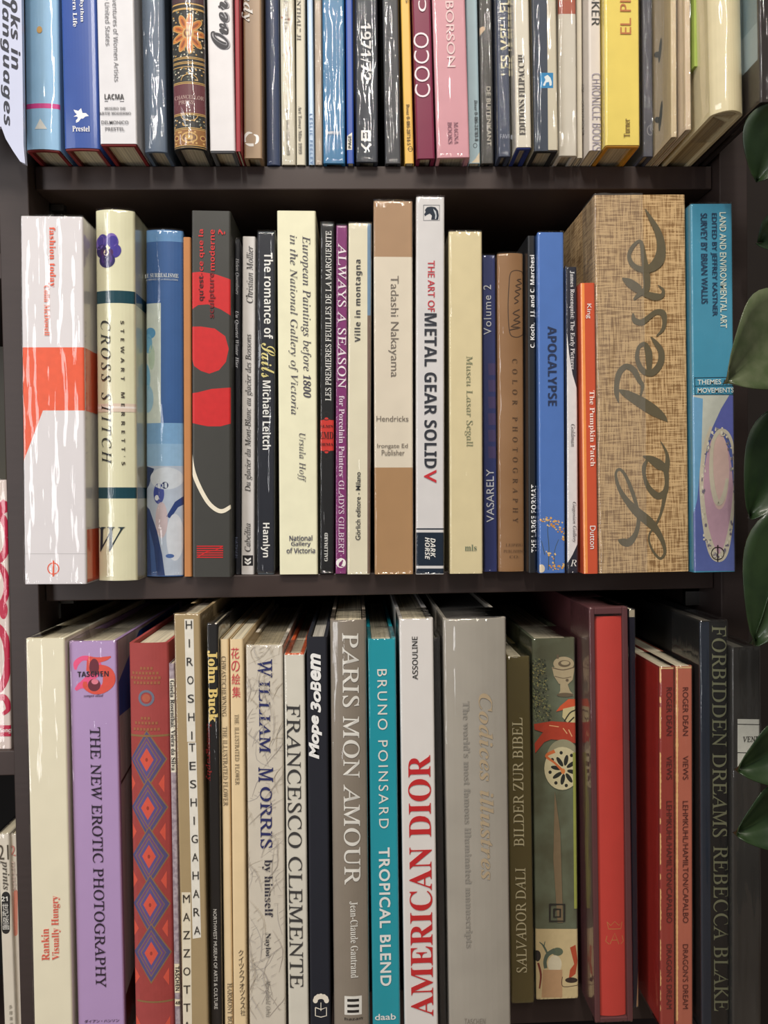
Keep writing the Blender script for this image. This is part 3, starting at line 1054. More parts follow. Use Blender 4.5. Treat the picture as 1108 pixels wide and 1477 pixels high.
for k in range(9):
    a = 2 * math.pi * k / 9
    px, py = 271 + 14 * math.cos(a), 48 + 18 * math.sin(a)
    gp.append((oval(px, py, 12, 5.2, 18, rot=math.degrees(math.atan2(18 * math.sin(a), 14 * math.cos(a)))), GD))
    gp.append((oval(px, py, 10.5, 4, 18, rot=math.degrees(math.atan2(18 * math.sin(a), 14 * math.cos(a)))), OG))
    gp.append((oval(px, py, 6, 1.8, 14, rot=math.degrees(math.atan2(18 * math.sin(a), 14 * math.cos(a)))), (150, 76, 34)))
gp += [(oval(271, 48, 8, 8), GD), (oval(271, 48, 6, 6), OD), (oval(271, 48, 3, 3), GD)]
for y in (13, 82, 84, 89, 91, 96, 118, 120, 163, 165, 184, 186, 209, 212):
    gp.append((rect(240, y, 300, y + 1.1), GD))
gp.append((rect(240, 121, 300, 163), MR))
gp.append((rect(240, 187, 300, 209), (146, 98, 50)))
gp += [(oval(273, 198, 12, 8), GD), (oval(273, 198, 10, 6), (110, 70, 50)), (oval(273, 198, 6, 3.5), GD)]
for x in (254, 292):
    gp += [(oval(x, 198, 4, 4), GD), (oval(x, 198, 2.6, 2.6), OD)]
for k in range(12):
    gp.append((oval(rr.uniform(250, 296), rr.choice([190, 206]), 1.6, 1.6, 8), GD))
gp += ring(273, 116, 12, 9, 1, GD)[14:] + ring(273, 166, 12, 8, 1, GD)[:14]
gp.append((rect(240, 213, 300, 240), (86, 50, 54)))
b.art('gilt_ornament', gp)
b.text('CHANCELLOR', 'r', 272, 140, 42, 5.5, 'h', (206, 180, 172), 'publisher_lettering')
b.text('PRESS', 'r', 268, 147.5, 22, 5.5, 'h', (206, 180, 172), 'publisher_lettering')
b = T1((297, 336), (301, 341), 220, (216, 214, 216), 'white book with big shadowed black script beside the ornate gilt one', coat=.25, board=(90, 92, 96), rough=.3)
b.text('Overs', 'bs', 318.5, 29, 84, 26, 'u', (150, 150, 156), 'lettering_shadow', off=.006)
b.text('Overs', 'bs', 316.5, 29, 84, 26, 'u', (36, 36, 44), off=.012)
b = T1((338, 345), (342, 346), 236, (150, 36, 48), 'very thin dark red book beside the white one with black script', kind='soft', yf=-.024)
b = T1((347, 377), (348, 379), 238, (158, 132, 104), 'tan book with white script and a round white arrow badge near its foot', yf=-.012, rough=.4, coat=.2)
b.text('Candy', 'bi', 356, -8, 78, 17, 'd', WHT)
b.art('publisher_logo', stroke([(354, 205, 2), (353, 198, 4), (358, 192, 4), (364, 192, 1)], WHT) + stroke([(366, 194, 1), (371, 197, 4), (371, 204, 4), (368, 208, 1)], WHT) + stroke([(366, 209, 4), (360, 209, 4), (354, 207, 1)], WHT))
b = T1((379, 402), (381, 405), 238, (56, 70, 104), 'navy blue book with a shiny spine and no lettering, beside the tan one', film=1, bulge=.0015)
b = T1((404, 425), (407, 427), 238, (202, 197, 180), 'cream book with brown foxing spots and thin grey lettering', kind='soft', film=1)
b.art('foxing_spots', [(oval(407 + 2 * k, 25 + 3 * (k % 2), 1.8, 2, 9), (150, 106, 80)) for k in range(1)] + [(oval(417, 28, 2, 2.4, 9), (150, 110, 86)), (oval(417, 57, 1.2, 2, 9), (150, 106, 80)), (oval(415, 76, 2.2, 3, 9), (156, 110, 84)), (oval(418, 69, 1.2, 2, 9), (150, 106, 80)), (oval(408, 80, .9, 1, 7), (120, 96, 80))])
b.text('ROSENTHAL', 'r', 412.5, 14, 76, 6, 'd', (110, 108, 102), off=.006)
b.text('Art Tower Mito 1999', 'b', 415.5, 190, 67, 5, 'd', (120, 118, 110), 'publisher_lettering')
b = T1((426, 441), (428, 441), 238, (206, 200, 180), 'clean cream paperback of the same exhibition pair, without foxing spots', kind='soft')
b.text('ROSENTHAL\u201d JI', 'r', 431, 14, 88, 6, 'd', (96, 94, 90), off=.006)
b.text('Art Tower Mito 1999', 'b', 433, 188, 68, 5, 'd', (96, 94, 90), 'publisher_lettering')
b = T1((442, 452), (445, 454), 238, (150, 176, 204), 'thin pale blue paperback with spaced blue capitals near its foot', kind='soft', coat=.2)
b.text('LESLIE FEELEY', '', 449, 201, 72, 4, 'd', (76, 112, 160), 'author_lettering', sp=1.5, off=.01)
b = T1((453, 464), (455, 465), 238, (176, 160, 144), 'thin beige book with a glossy streaked spine', kind='soft', film=2)
b = T1((465, 497), (467, 498), 236, (46, 114, 162), 'bright mid-blue book with a small white publisher word near its foot', film=2, rough=.35)
b.text('LAFFONT', '', 481, 192, 22, 4.5, 'h', WHT, 'publisher_lettering', off=.02)
b = T1((498, 509), (500, 511), 236, (34, 72, 158), 'thin deep blue book with a small white tag shape', coat=.4, kind='soft')
b.art('publisher_tag', [([(501, 196), (508, 191), (508, 216), (500, 216)], (226, 222, 206))])
b.text('PAGE', 'sb', 504.5, 205, 18, 4.5, 'u', BLK, 'publisher_lettering')
b = T1((513, 544), (515, 544), 234, (46, 52, 64), 'charcoal book with large slanting white numerals and a worn foot', film=2, rough=.5)
b.text('1971/72', 'sbi', 528, 75, 82, 15, 'd', (222, 222, 224))
b.art('publisher_logo', [(rect(521, 188, 535, 191), WHT), (rect(521, 188, 523.5, 200), WHT), (rect(532.5, 188, 535, 200), WHT), (rect(526.5, 192, 529, 204), WHT), (rect(521, 200, 535, 203), WHT), ([(521, 206), (528, 213), (535, 206), (535, 210), (528, 217), (521, 210)], WHT)])
b = T1((552, 576), (557, 579), 236, (64, 66, 72), 'plain dark grey book standing after the charcoal one with numerals', film=1, rough=.5)
b = T1((577, 594), (585, 598), 236, (226, 184, 92), 'mustard yellow paperback with tiny black lettering and numbers', kind='soft', coat=.3)
b.text('Dover 0-486-20714-5', 'b', 589, 180, 58, 5, 'd', (60, 46, 30), 'publisher_lettering')
b.art('publisher_logo', ring(592, 215, 3, 3.5, .8, (60, 46, 30)) + [(rect(588, 214.5, 596, 215.3), (60, 46, 30))])
b.text('Songs', 's', 586, -28, 64, 6, 'd', (60, 46, 30))
b = T1((595, 622), (601, 629), 229, (122, 36, 68), 'burgundy book with tall thin white capitals', coat=.5, rough=.3)
b.text('COCO', '', 608.5, 94, 92, 22, 'u', (238, 220, 226), off=-.008)
b.text('ch', '', 606, -2, 38, 17, 'u', (238, 220, 226), off=-.008)
b = T1((623, 671), (631, 677), 228, (214, 156, 168), 'wide pink book with faint white lettering and small mauve capitals', film=1, rough=.35, coat=.2)
b.text('ELA BORSON', '', 649, 26, 140, 12, 'd', (232, 206, 208), off=.004)
b.text('MAGNA', 'r', 658, 192, 31, 6, 'd', (116, 76, 96), 'publisher_lettering', off=.006)
b.text('BOOKS', 'r', 649, 192, 31, 6, 'd', (116, 76, 96), 'publisher_lettering', off=.006)
b = T1((672, 689), (678, 692), 236, (160, 184, 194), 'pale grey-blue paperback with a worn cream corner at its foot', kind='soft', coat=.2)
b.text('Dover 0-486-24783-8', 'bi', 687, 174, 58, 5, 'd', (40, 44, 50), 'publisher_lettering')
b.art('worn_corner', [([(692, 219), (692, 236), (680, 236), (686, 229)], (214, 200, 174))] + ring(685.5, 210, 2.6, 3.2, .8, (60, 66, 76)))
b = T1((691, 714), (694, 717), 236, (66, 64, 62), 'dark grey crinkled book with vertical pale letters by its foot', film=2, rough=.4)
b.text('DE BUITENKANT', '', 705, 168, 84, 6, 'd', (186, 180, 166), 'publisher_lettering', off=.008)
b.art('torn_patch', [([(690, 40), (697, 38), (701, 41), (696, 47), (691, 51)], (196, 168, 140))])
b = T1((716, 738), (720, 741), 226, (62, 70, 92), 'slate navy book with tall cream capitals and film glare', film=2, rough=.4)
b.text('LES MEILLEURS', 's', 728.5, 41, 133, 14, 'u', (220, 212, 180), off=.012)
b.text('FAVRE', 's', 731, 197, 19, 6, 'h', (170, 176, 190), 'publisher_lettering')
b = T1((741, 763), (745, 767), 215, (222, 216, 202), 'ivory book with dark serif capitals and a blue cloth board foot', board=(34, 50, 116), film=1, rough=.35)
b.text('EDITIONS FILIPACCHI', 'b', 752.5, 137, 114, 9, 'u', (76, 72, 72), 'publisher_lettering')
b = T1((767, 802), (772, 804), 219, (206, 198, 178), 'half navy half cream book with a square blue badge', film=3, board=(28, 28, 30), rough=.4)
b.art('colour_block', [([(755, -400), (789, -400), (789, 0), (791, 225), (765, 225)], (52, 62, 80)), (rect(779, 105, 798, 127), (34, 132, 190)), ([(783, 123), (787, 115), (785, 111), (790, 108), (794, 112), (796, 118), (796, 123), (793, 124), (792, 118), (788, 119), (786, 124)], (226, 236, 240))])
b = T1((805, 831), (807, 832), 225, (206, 200, 188), 'pale grey book with a red band across its upper spine, in creased film', film=3, rough=.4)
b.art('colour_band', [(rect(800, -60, 836, 20), (166, 86, 66))])
b = T1((832, 848), (834, 848), 228, (196, 188, 170), 'greyish beige paperback with tiny grey serif lettering', kind='soft')
b.text('102', 'b', 841.5, 126.5, 11, 4.5, 'd', (80, 76, 70), 'number_lettering')
b.text('KYOTO SHOIN', 'b', 842, 170, 50, 5, 'd', (86, 82, 76), 'publisher_lettering')
b = T1((849, 869), (851, 870), 225, (210, 202, 194), 'off-white paperback with tall narrow lilac-grey capitals', yf=-.026, kind='soft', coat=.15)
b.text('BOSKER', 's', 859, 0, 72, 12, 'd', (60, 60, 64), 'author_lettering')
b.text('CHRONICLE BOOKS', 's', 860.5, 162, 109, 13, 'd', (146, 140, 156), 'publisher_lettering')
b = T1((872, 922), (874, 923), 212, (236, 214, 112), 'large bright yellow book with yellow cloth boards', board=(190, 134, 40), coat=.4, rough=.35, film=1)
b.text('EL PINTOR', '', 902, -12, 120, 16, 'u', (186, 116, 70), off=-.002)
b.text('Turner', 'b', 904, 185, 26, 9, 'u', (112, 88, 40), 'publisher_lettering')
b = T1((926, 944), (928, 946), 226, (78, 80, 94), 'slate grey book beside the bright yellow one, film wrinkled', film=3, rough=.4)
b.art('publisher_logo', ring(938, 188, 4, 7, 1, (150, 150, 156)) + ring(941, 184, 3, 6, .8, (150, 150, 156)))
b = T1((968, 977), (970, 977), 198, (196, 178, 146), 'thin beige book wrapped in film, its pale left cover turned to view', kind='soft', film=3)
b.side = [('A', .004), ]
b = T1((988, 1000), (990, 1001), 197, (204, 184, 160), 'thin pinkish beige book pressed against the fat cream one', kind='soft', film=2, yf=-.06)
b = T1((1028, 1076), (1031, 1080), 160, (222, 210, 172), 'fat cream book jutting far over the shelf edge, with dazzling film streaks', film=3, bulge=.007, rough=.4, page=(196, 178, 140))
b = T1((1094, 1114), (1096, 1117), 148, (40, 34, 34), 'dark book with a brown leaf picture and grey band above the plant', film=2, depth=.2)

# ------------------------------------------------------------------ bottom shelf
def T3(xt, xb, yt, yf, col, label, yb=1477, **k):
    return Book(3, (xt[0], xt[1], yt), (xb[0], xb[1], yb), col, label, yf=yf, **k)


RK = (226, 96, 78)
b = T3((37, 93), (49, 105), 921, -.055, (238, 231, 206), 'wide cream book with small red serif lettering low on its spine, beside the post', film=1, mott=.03, rough=.6)
b.text('Rankin', 'b', 65.5, 1362, 47, 11, 'u', RK, 'author_lettering', off=-.002)
b.text('Visually Hungry', 'b', 81, 1338, 95, 13, 'u', RK, off=-.002)
b = T3((98, 168), (113, 179), 925, -.05, (184, 154, 204), 'wide lilac book with a pink and orange number near its head', film=1, rough=.4, mott=.02)
PKC, ORC, MX = (240, 90, 140), (226, 84, 70), (110, 40, 56)
two = stroke([(109, 966, 3), (110, 957, 8), (118, 950, 7), (128, 950, 8), (138, 957, 14), (139, 967, 14), (132, 976, 12), (122, 983, 8), (113, 991, 6)], PKC) + stroke([(109, 995, 4), (118, 988, 10), (130, 990, 10), (140, 996, 8), (147, 988, 4)], PKC)
five = stroke([(127, 951, 9), (140, 952, 8), (152, 950, 6), (160, 947, 2)], ORC) + stroke([(129, 952, 7), (128, 968, 7)], ORC) + stroke([(128, 970, 4), (142, 964, 10), (155, 970, 16), (157, 983, 18), (148, 995, 10), (135, 997, 8), (124, 990, 8), (123, 983, 5)], ORC)
mix = [(oval(136, 962, 7, 12), MX), (oval(136, 988, 9, 9), MX), (oval(137, 983, 5, 4), (230, 130, 150))]
b.art('jubilee_numeral', two + five + mix)
b.text('TASCHEN', 'sb', 134.5, 972, 45, 8, 'h', (40, 26, 40), 'publisher_lettering')
b.text('semper aliud', 'bi', 135, 1003.5, 28, 5, 'h', (80, 60, 90), 'motto_lettering')
b.text('THE NEW EROTIC PHOTOGRAPHY', 'r', 141.5, 1237, 384, 15, 'd', (36, 22, 44), off=.006)
b.text('\u30c0\u30a4\u30a2\u30f3\u30fb\u30cf\u30f3\u30bd\u30f3', '', 147, 1472, 50, 5, 'h', (40, 26, 50), 'author_lettering', off=.012)
b = T3((184, 243), (194, 251), 928, -.052, (160, 68, 66), 'red cloth book with a blue and orange diamond textile pattern', yb=1473, bulge=.003, rough=.75, mott=.08)
BL, GO, RO = (84, 76, 118), (136, 104, 66), (206, 84, 66)
tp = [(rect(189, 1063, 240, 1444, 12), (156, 64, 60))]
for k in range(6):
    cy = 1096 + 69.8 * k
    cx = 211.5 + .024 * (cy - 1096)
    if cy < 1440:
        tp += [([(cx, cy - 44), (cx + 29, cy), (cx, cy + 44), (cx - 29, cy)], GO), ([(cx, cy - 41), (cx + 27, cy), (cx, cy + 41), (cx - 27, cy)], BL), ([(cx, cy - 34), (cx + 21, cy), (cx, cy + 34), (cx - 21, cy)], GO), ([(cx, cy - 32), (cx + 20, cy), (cx, cy + 32), (cx - 20, cy)], (104, 74, 122)), ([(cx, cy - 27), (cx + 16, cy), (cx, cy + 27), (cx - 16, cy)], GO), ([(cx, cy - 25), (cx + 14.5, cy), (cx, cy + 25), (cx - 14.5, cy)], (92, 80, 130)),
               ([(cx, cy - 17), (cx + 10, cy), (cx, cy + 17), (cx - 10, cy)], RO), (oval(cx, cy, 2, 3, 8), (150, 60, 50))]
    for sx in (-1, 1):
        ccx = cx + sx * 25
        tp.append(([(ccx, cy + 35 - 13), (ccx - sx * 8, cy + 35), (ccx, cy + 35 + 13)], RO))
tp += [(rect(186, 1060, 243, 1063), GO), (rect(197, 1444, 252, 1446.5), GO)]
tp += ring(211, 1007, 10, 10, 3.5, (108, 112, 130)) + [(oval(211, 1007, 6, 6), (176, 92, 70))]
for y, w in ((964, 20), (971, 44), (978, 48), (985, 40), (1036, 18), (1043, 36), (1052, 40)):
    x = 212
    for k in range(int(w / 5)):
        tp.append((rect(x - w / 2 + k * 5, y - 2, x - w / 2 + k * 5 + 3.4, y + 2), (156, 96, 66)))
b.art('textile_pattern', tp)
b = T3((243, 251), (251, 261), 957, -.052, (176, 164, 170), 'thin grey book with white label strips, touching the tan letter-labelled one', kind='soft', second=(140, 126, 136), scale=300)
b.art('spine_label', [(rect(240, 979, 252.5, 1114, 3), (228, 222, 204))])
b.art('spine_label', [(rect(249, 1390, 262, 1432), (226, 214, 186))])
b.art('spine_label', [(rect(250, 1441, 262, 1451), (226, 214, 186))])
b.text('Gisela Rosenthal: Vieira da Silva', 'b', 249.5, 1046, 132, 6.5, 'd', (50, 44, 44))
b.text('TASCHEN', 'sb', 256, 1411, 36, 6, 'd', (50, 44, 44), 'publisher_lettering')
b.text('48', 'sb', 256.5, 1446, 7, 5, 'h', (60, 50, 44), 'number_lettering')
b = T3((251, 288), (263, 301), 886, -.06, (172, 150, 112), 'tall tan cloth book with white letter-by-letter paper strips down its spine', rough=.7, film=1)
b.art('paper_strip', [([(266, 893), (279, 893), (282, 1070), (270, 1070)], (236, 232, 222)), ([(271, 1071), (283, 1071), (290, 1352), (278, 1354)], (238, 234, 224)), ([(262, 1287), (275, 1287), (277, 1490), (263, 1490)], (236, 226, 204))])
ys = [901 + 26.6 * k for k in range(7)] + [1078 + 26.35 * k for k in range(11)]
b.stack('HIROSHITESHIGAHARA', '', 0, 0, 0, 0, 12, 9, (50, 48, 46), pos=[(272.5 + (y - 901) * .027, y) for y in ys])
b.stack('MAZZOTTA', '', 269, 1296, 270, 1479, 12, 10, (56, 50, 44), 'publisher_lettering')
b = T3((293, 315), (300, 320), 900, -.055, (24, 22, 23), 'black book with rounded gold and dark red lettering, in film', film=1, yb=1468)
b.text('John Buck', 'b', 306.5, 990, 105, 15, 'd', (234, 206, 128), off=.02)
b.text('Iconography', 'b', 301, 1085, 84, 9, 'd', (134, 34, 32))
b.text('NORTHWEST MUSEUM OF ARTS & CULTURE', '', 311, 1383, 147, 5, 'd', (206, 202, 196), 'publisher_lettering', off=.006)
CRB = (230, 206, 164)
b = T3((315, 330), (322, 336), 922, -.052, CRB, 'thin cream paperback with grey capitals, touching its twin with red characters', kind='soft')
GB = (96, 82, 66)
b.text('CHWAST/CHEWNING', 'r', 323, 990, 88, 6.5, 'd', GB, 'author_lettering', off=.006)
b.text('THE ILLUSTRATED FLOWER', 'r', 325, 1105, 116, 6.5, 'd', GB, off=.006)
b.text('HARMONY BOOKS', 'r', 332, 1456, 78, 7, 'd', GB, 'publisher_lettering', off=.006)
b = T3((331, 351), (337, 356), 922, -.053, CRB, 'thin cream paperback with red characters at the head of its spine', kind='soft')
b.stack('\u82b1\u306e\u7d75\u96c6', '', 339, 942, 341, 998, 16, 12, (206, 74, 84))
b.text('THE  ILLUSTRATED  FLOWER', 'r', 342, 1081, 103, 6, 'd', GB, off=.006)
b.stack('\u30af\u30a4\u30c3\u30af\u30d5\u30a9\u30c3\u30af\u30b9\u793e', '', 347.5, 1374, 350.5, 1460, 9, 7, (70, 60, 50), 'publisher_lettering')
b = T3((353, 409), (361, 411), 931, -.05, (218, 210, 196), 'ivory book with fine grey leaf line drawing and navy serif lettering', film=1, rough=.5, page=(214, 200, 168))
lv = []
rr = random.Random(11)
for k in range(70):
    x, y = rr.uniform(352, 408), rr.uniform(940, 1470)
    a = rr.uniform(-2.6, -.5)
    l, c = rr.uniform(30, 70), rr.uniform(-14, 14)
    dx, dy = math.cos(a), math.sin(a)
    col = rr.choice([(190, 184, 178), (196, 186, 170), (184, 176, 168)])
    lv += stroke([(x, y, .4), (x + dx * l / 2 - dy * c, y + dy * l / 2 + dx * c, 1.0), (x + dx * l, y + dy * l, .3)], col, k=3)
    for j in range(3):
        t = .3 + .2 * j
        lv += stroke([(x + dx * l * t, y + dy * l * t, .7), (x + dx * l * t - dy * 8, y + dy * l * t + dx * 8 - 4, .3)], col, k=1)
b.art('leaf_drawing', lv)
NA = (38, 44, 104)
b.text('W', 'r', 382, 964, 27, 21, 'd', NA, off=.012)
b.text('ILLIAM', 'r', 382, 1034, 106, 16, 'd', NA, off=.012)
b.text('M', 'r', 383.5, 1117, 22, 21, 'd', NA, off=.012)
b.text('ORRIS', 'r', 384, 1179, 90, 17, 'd', NA, off=.012)
b.text('by himself', 'b', 386, 1281, 84, 15, 'd', (50, 50, 66), off=-.002)
b.text('Naylor', 'b', 386, 1363, 36, 9, 'd', (60, 60, 66), 'author_lettering')
b.text('Macdonald Orbis', 'i', 387, 1440, 54, 7, 'd', (120, 116, 110), 'publisher_lettering')
b = T3((410, 439), (416, 446), 943, -.05, (224, 220, 208), 'white-jacketed book with orange boards showing at its head', film=2, board=(206, 92, 48), rough=.35)
b.text('FRANCESCO CLEMENTE', 'r', 425.5, 1221, 415, 20, 'd', (56, 56, 58), off=.004)
b = T3((442, 472), (448, 477), 919, -.052, (28, 30, 40), 'dark navy book with fat slanting white lettering, reading upward', rough=.7, page=(190, 186, 176))
b.text('Mope', 'o', 455, 1063, 64, 19, 'u', WHT, off=.045)
b.text('3o', 'o', 455.5, 1012, 32, 15, 'u', WHT, off=.04)
b.text('\u0432', 'o', 455.5, 990, 15, 15, 'u', WHT, off=.03)
b.text('em', 'o', 455.5, 962, 40, 15, 'u', WHT, off=.04)
FLW = (230, 222, 206)
b.art('publisher_logo', [(oval(463 + 8 * math.cos(a), 1443 - 4 * abs(math.sin(a)) * 1.5, 3.5, 4), FLW) for a in [0, .5, 1, 1.57, 2.1, 2.6, 3.14]] + stroke([(463, 1446), (463, 1458)], FLW, 1) + stroke([(455, 1453), (463, 1456), (471, 1453), (471, 1465), (463, 1467), (455, 1465), (455, 1453)], FLW, 1.3, 1))
b = T3((475, 529), (483, 532), 895, -.055, (140, 130, 118), 'grey-taupe book with large pale serif capitals under clear film', film=2, bulge=.003, rough=.4)
PW = (234, 232, 226)
b.text('PARIS MON AMOUR', 'r', 507, 1095, 366, 24, 'd', PW, off=.008)
b.text('Jean-Claude Gautrand', 'b', 510.5, 1355, 112, 12, 'd', PW, 'author_lettering')
b.art('publisher_logo', [(rect(497, 1437, 522, 1464), PW)] + [(rect(501, 1441 + 8 * k, 518, 1445 + 8 * k), BLK) for k in range(3)])
b.text('hazan', 'sb', 510, 1469, 26, 4, 'h', (50, 48, 46), 'publisher_lettering')
b = T3((530, 571), (538, 577), 922, -.05, (24, 154, 172), 'bright teal book with thin white capitals', film=2, rough=.4, mott=.02)
b.text('BRUNO POINSARD', '', 552.5, 1080, 231, 14, 'd', PW, 'author_lettering', sp=1.3)
b.text('TROPICAL BLEND', '', 555.5, 1322, 202, 16, 'd', WHT, sp=1.12, off=.022)
b.text('daab', '', 556, 1466, 30, 9, 'h', WHT, 'publisher_lettering', off=.012)
b = T3((576, 625), (584, 632), 893, -.055, (232, 228, 226), 'white book with huge red didone capitals reading upward', film=2, rough=.3, mott=.02)
b.text('ASSOULINE', 's', 598.5, 949, 62, 8, 'u', BLK, 'publisher_lettering', off=.01)
b.text('AMERICAN DIOR', 'b', 607, 1278, 380, 33, 'u', (200, 36, 42))
b = T3((626, 640), (634, 651), 920, -.045, (46, 45, 47), 'slim black book squeezed between the white and the frosted grey books', film=1)
b = T3((638, 733), (651, 736), 893, -.06, (168, 162, 152), 'very thick book in a frosted grey paper jacket with faint lettering', film=3, bulge=.003, rough=.5, mott=.09, scale=25, page=(70, 68, 66))
b.text('Codices illustres', 'bi', 702, 1135, 270, 20, 'd', (184, 164, 134))
b.text("The world's most famous illuminated manuscripts", 'b', 673.5, 1190, 358, 12, 'd', (146, 141, 133), 'subtitle_lettering')
b.text('TASCHEN', 's', 685, 1473, 30, 8, 'h', (134, 128, 120), 'publisher_lettering')
b = T3((731, 764), (738, 771), 948, None, (98, 88, 54), 'olive brown book with pale serif capitals reading upward', yb=1447, film=1, rough=.4)
DC = (206, 196, 160)
b.text('BILDER ZUR BIBEL', 'r', 747.5, 1128, 186, 15, 'u', DC, off=.006)
b.text('SALVADOR DALI', 'r', 751.5, 1327, 152, 15, 'u', DC, off=.006)
b = T3((768, 829), (773, 835), 921, None, (104, 112, 92), 'mossy green picture-covered book with an urn and a round flower disc', yb=1441, film=2, rough=.5, second=(84, 86, 66), scale=30)
rr = random.Random(21)
bp = []
for k in range(420):
    x, y = rr.uniform(768, 800), rr.uniform(950, 1040)
    if x > 786 + (y - 950) * .12:
        continue
    bp.append((oval(x, y, rr.uniform(.7, 2), rr.uniform(.5, 1.2), 6, rot=rr.uniform(0, 90)), rr.choice([(150, 142, 92), (70, 80, 62), (44, 50, 40), (120, 128, 90)])))
UR, UD = (176, 160, 128), (104, 90, 70)
bp += [(oval(813, 957, 15, 10), UR), ([(796, 962), (829, 962), (826, 980), (818, 988), (806, 986), (799, 975)], UR), ([(808, 985), (818, 985), (822, 996), (828, 1003), (805, 1003), (808, 996)], UR), (oval(815, 1002, 12, 3), UD), (oval(814, 957, 9, 5), UD), (oval(815, 956, 6, 3), UR), (rect(803, 944, 806, 950), UD)]
bp += stroke([(797, 963, 1.5), (812, 966, 1.5), (829, 962, 1.5)], UD) + stroke([(800, 975, 1), (812, 978, 1), (824, 976, 1)], UD) + [(oval(818, 981, 2.2, 2.2), UD)]
RB = (176, 62, 40)
bp += [([(808, 1018), (820, 1008), (832, 1008), (832, 1022), (815, 1023), (802, 1026)], (206, 88, 50)), ([(812, 1022), (832, 1018), (832, 1042), (820, 1044), (811, 1034)], (200, 188, 140))] + stroke([(814, 1040, 2), (822, 1028, 2), (830, 1024, 2)], (50, 50, 36)) + stroke([(820, 1042, 2), (828, 1034, 2)], (50, 50, 36))
bp += [([(770, 1044), (795, 1040), (832, 1042), (832, 1072), (815, 1068), (795, 1066), (785, 1070), (772, 1086), (771, 1072), (783, 1056), (771, 1052)], RB)] + stroke([(812, 1050, 1.4), (818, 1058, 1.4)], (226, 170, 120)) + stroke([(820, 1052, 1.4), (825, 1062, 1.4)], (226, 170, 120)) + stroke([(792, 1046, 1.2), (806, 1048, 1.2)], (226, 170, 120))
bp += [(oval(812, 1094, 24, 28), (150, 146, 118)), (oval(811, 1108, 26, 31), (206, 196, 158))]
for k in range(8):
    a = 2 * math.pi * k / 8 + .2
    bp.append((oval(814 + 12 * math.cos(a), 1110 + 14 * math.sin(a), 8, 3, 16, rot=math.degrees(a)), (36, 38, 34)))
    bp.append((oval(813 + 20 * math.cos(a + .4), 1109 + 24 * math.sin(a + .4), 2.4, 2.6, 12), (36, 38, 34)))
bp += stroke([(800, 1083, 5), (788, 1090, 4), (800, 1100, 3), (812, 1112, 4)], (206, 110, 60)) + [(oval(812, 1112, 3, 4), (214, 130, 70))]
bp += [([(800, 1140), (808, 1200), (812, 1330), (804, 1330), (798, 1240)], (122, 104, 78)), ([(826, 1085), (834, 1085), (836, 1310), (828, 1310)], (150, 156, 74))]
bp += stroke([(793, 1304), (814, 1304), (814, 1328), (793, 1328), (793, 1303)], (34, 34, 30), 3, 1) + stroke([(799, 1311), (808, 1311), (808, 1322), (799, 1322), (799, 1310)], (34, 34, 30), 3, 1)
bp += [(rect(772, 1339, 838, 1441), (204, 184, 140)), (oval(775, 1378, 5, 8), (40, 36, 36)), (oval(804, 1372, 8, 6), (92, 104, 84)), (oval(800, 1390, 10, 13), (218, 208, 180)), ([(783, 1398), (811, 1398), (811, 1438), (781, 1438)], (188, 150, 112)), ([(822, 1366), (830, 1362), (833, 1385), (830, 1404), (820, 1412), (822, 1398), (828, 1390)], (178, 74, 44)), (oval(824, 1413, 9, 4), (50, 36, 30))]
bp += stroke([(787, 1396, 5), (786, 1386, 5), (790, 1376, 6), (800, 1370, 7)], (84, 98, 84)) + stroke([(790, 1376, 3), (784, 1364, 2.5), (778, 1358, 1)], (84, 98, 84)) + stroke([(784, 1366, 1.6), (786, 1357, 1)], (84, 98, 84)) + stroke([(811, 1408, 1), (812, 1422, 1), (834, 1420, 1)], (80, 60, 44)) + stroke([(776, 1388, 3), (780, 1405, 3), (778, 1425, 2)], (120, 50, 40))
b.art('cover_picture', bp)
b = T3((849, 906), (859, 913), 876, None, (84, 48, 52), 'maroon slipcase holding a bright red book', yb=1475, kind='slip', film=1, rough=.5)
b.is_slip = True
b = T3((907, 917), (914, 921), 879, -.03, (30, 30, 48), 'thin midnight blue book behind the maroon slipcase, edge worn white', kind='soft', film=1)
b.art('worn_edge', [([(919, 1200), (921, 1215), (922, 1330), (920, 1330)], (150, 120, 96)), ([(921, 1400), (922, 1420), (921, 1455), (918, 1455)], (170, 140, 110)), (rect(907, 879, 917, 890), (190, 180, 160))])
OB = (176, 74, 56)
RDT = (84, 34, 30)
for k, (x0, x1, y0) in enumerate(((952, 973, 962), (975, 999, 961))):
    b = T3((x0, x1), (x0 + 1, x1 + 1), y0, -.055, (150, 58, 50) if k == 0 else (184, 104, 84),
           ('thin brick red book whose scarlet cover shows beside the midnight blue one', 'thin salmon-brown book with a frayed pale spine edge, right after its brick red twin')[k], kind='soft', film=2, coat=.1)
    b.sidecol = (178, 36, 34) if k == 0 else None
    b.art('frayed_edge', [(oval(x0 + .8 + (k * 1.2), y0 + 4 + j * 7.3, 1.0 + 1.2 * abs(noise.noise((j * .7, k * 9, 0))), 5, 8), (226, 180, 120)) for j in range(70) if k or noise.noise((j * .37, 3, 0)) > -.05] + [(rect(x0, y0, x1, y0 + 3), (214, 176, 130))])
    cx = (x0 + x1) / 2 + (2.5 if k == 0 else 1.5)
    for t, cy, L in (('ROGER DEAN', 1026, 69), ('VIEWS', 1107, 34), ('LEHMKUHL/HAMILTON/CAPALBO', 1243, 175), ("DRAGON'S DREAM", 1408, 93)):
        b.text(t, '', cx, cy, L, 8, 'd', RDT)
b = T3((1010, 1050), (1012, 1053), 896, -.06, (22, 22, 23), 'black book with olive serif capitals, its long dark cover turned to view', film=2, page=(90, 86, 78))
b.art('colour_edge', [(rect(1008, 896, 1023, 1480, 3), (32, 40, 54))])
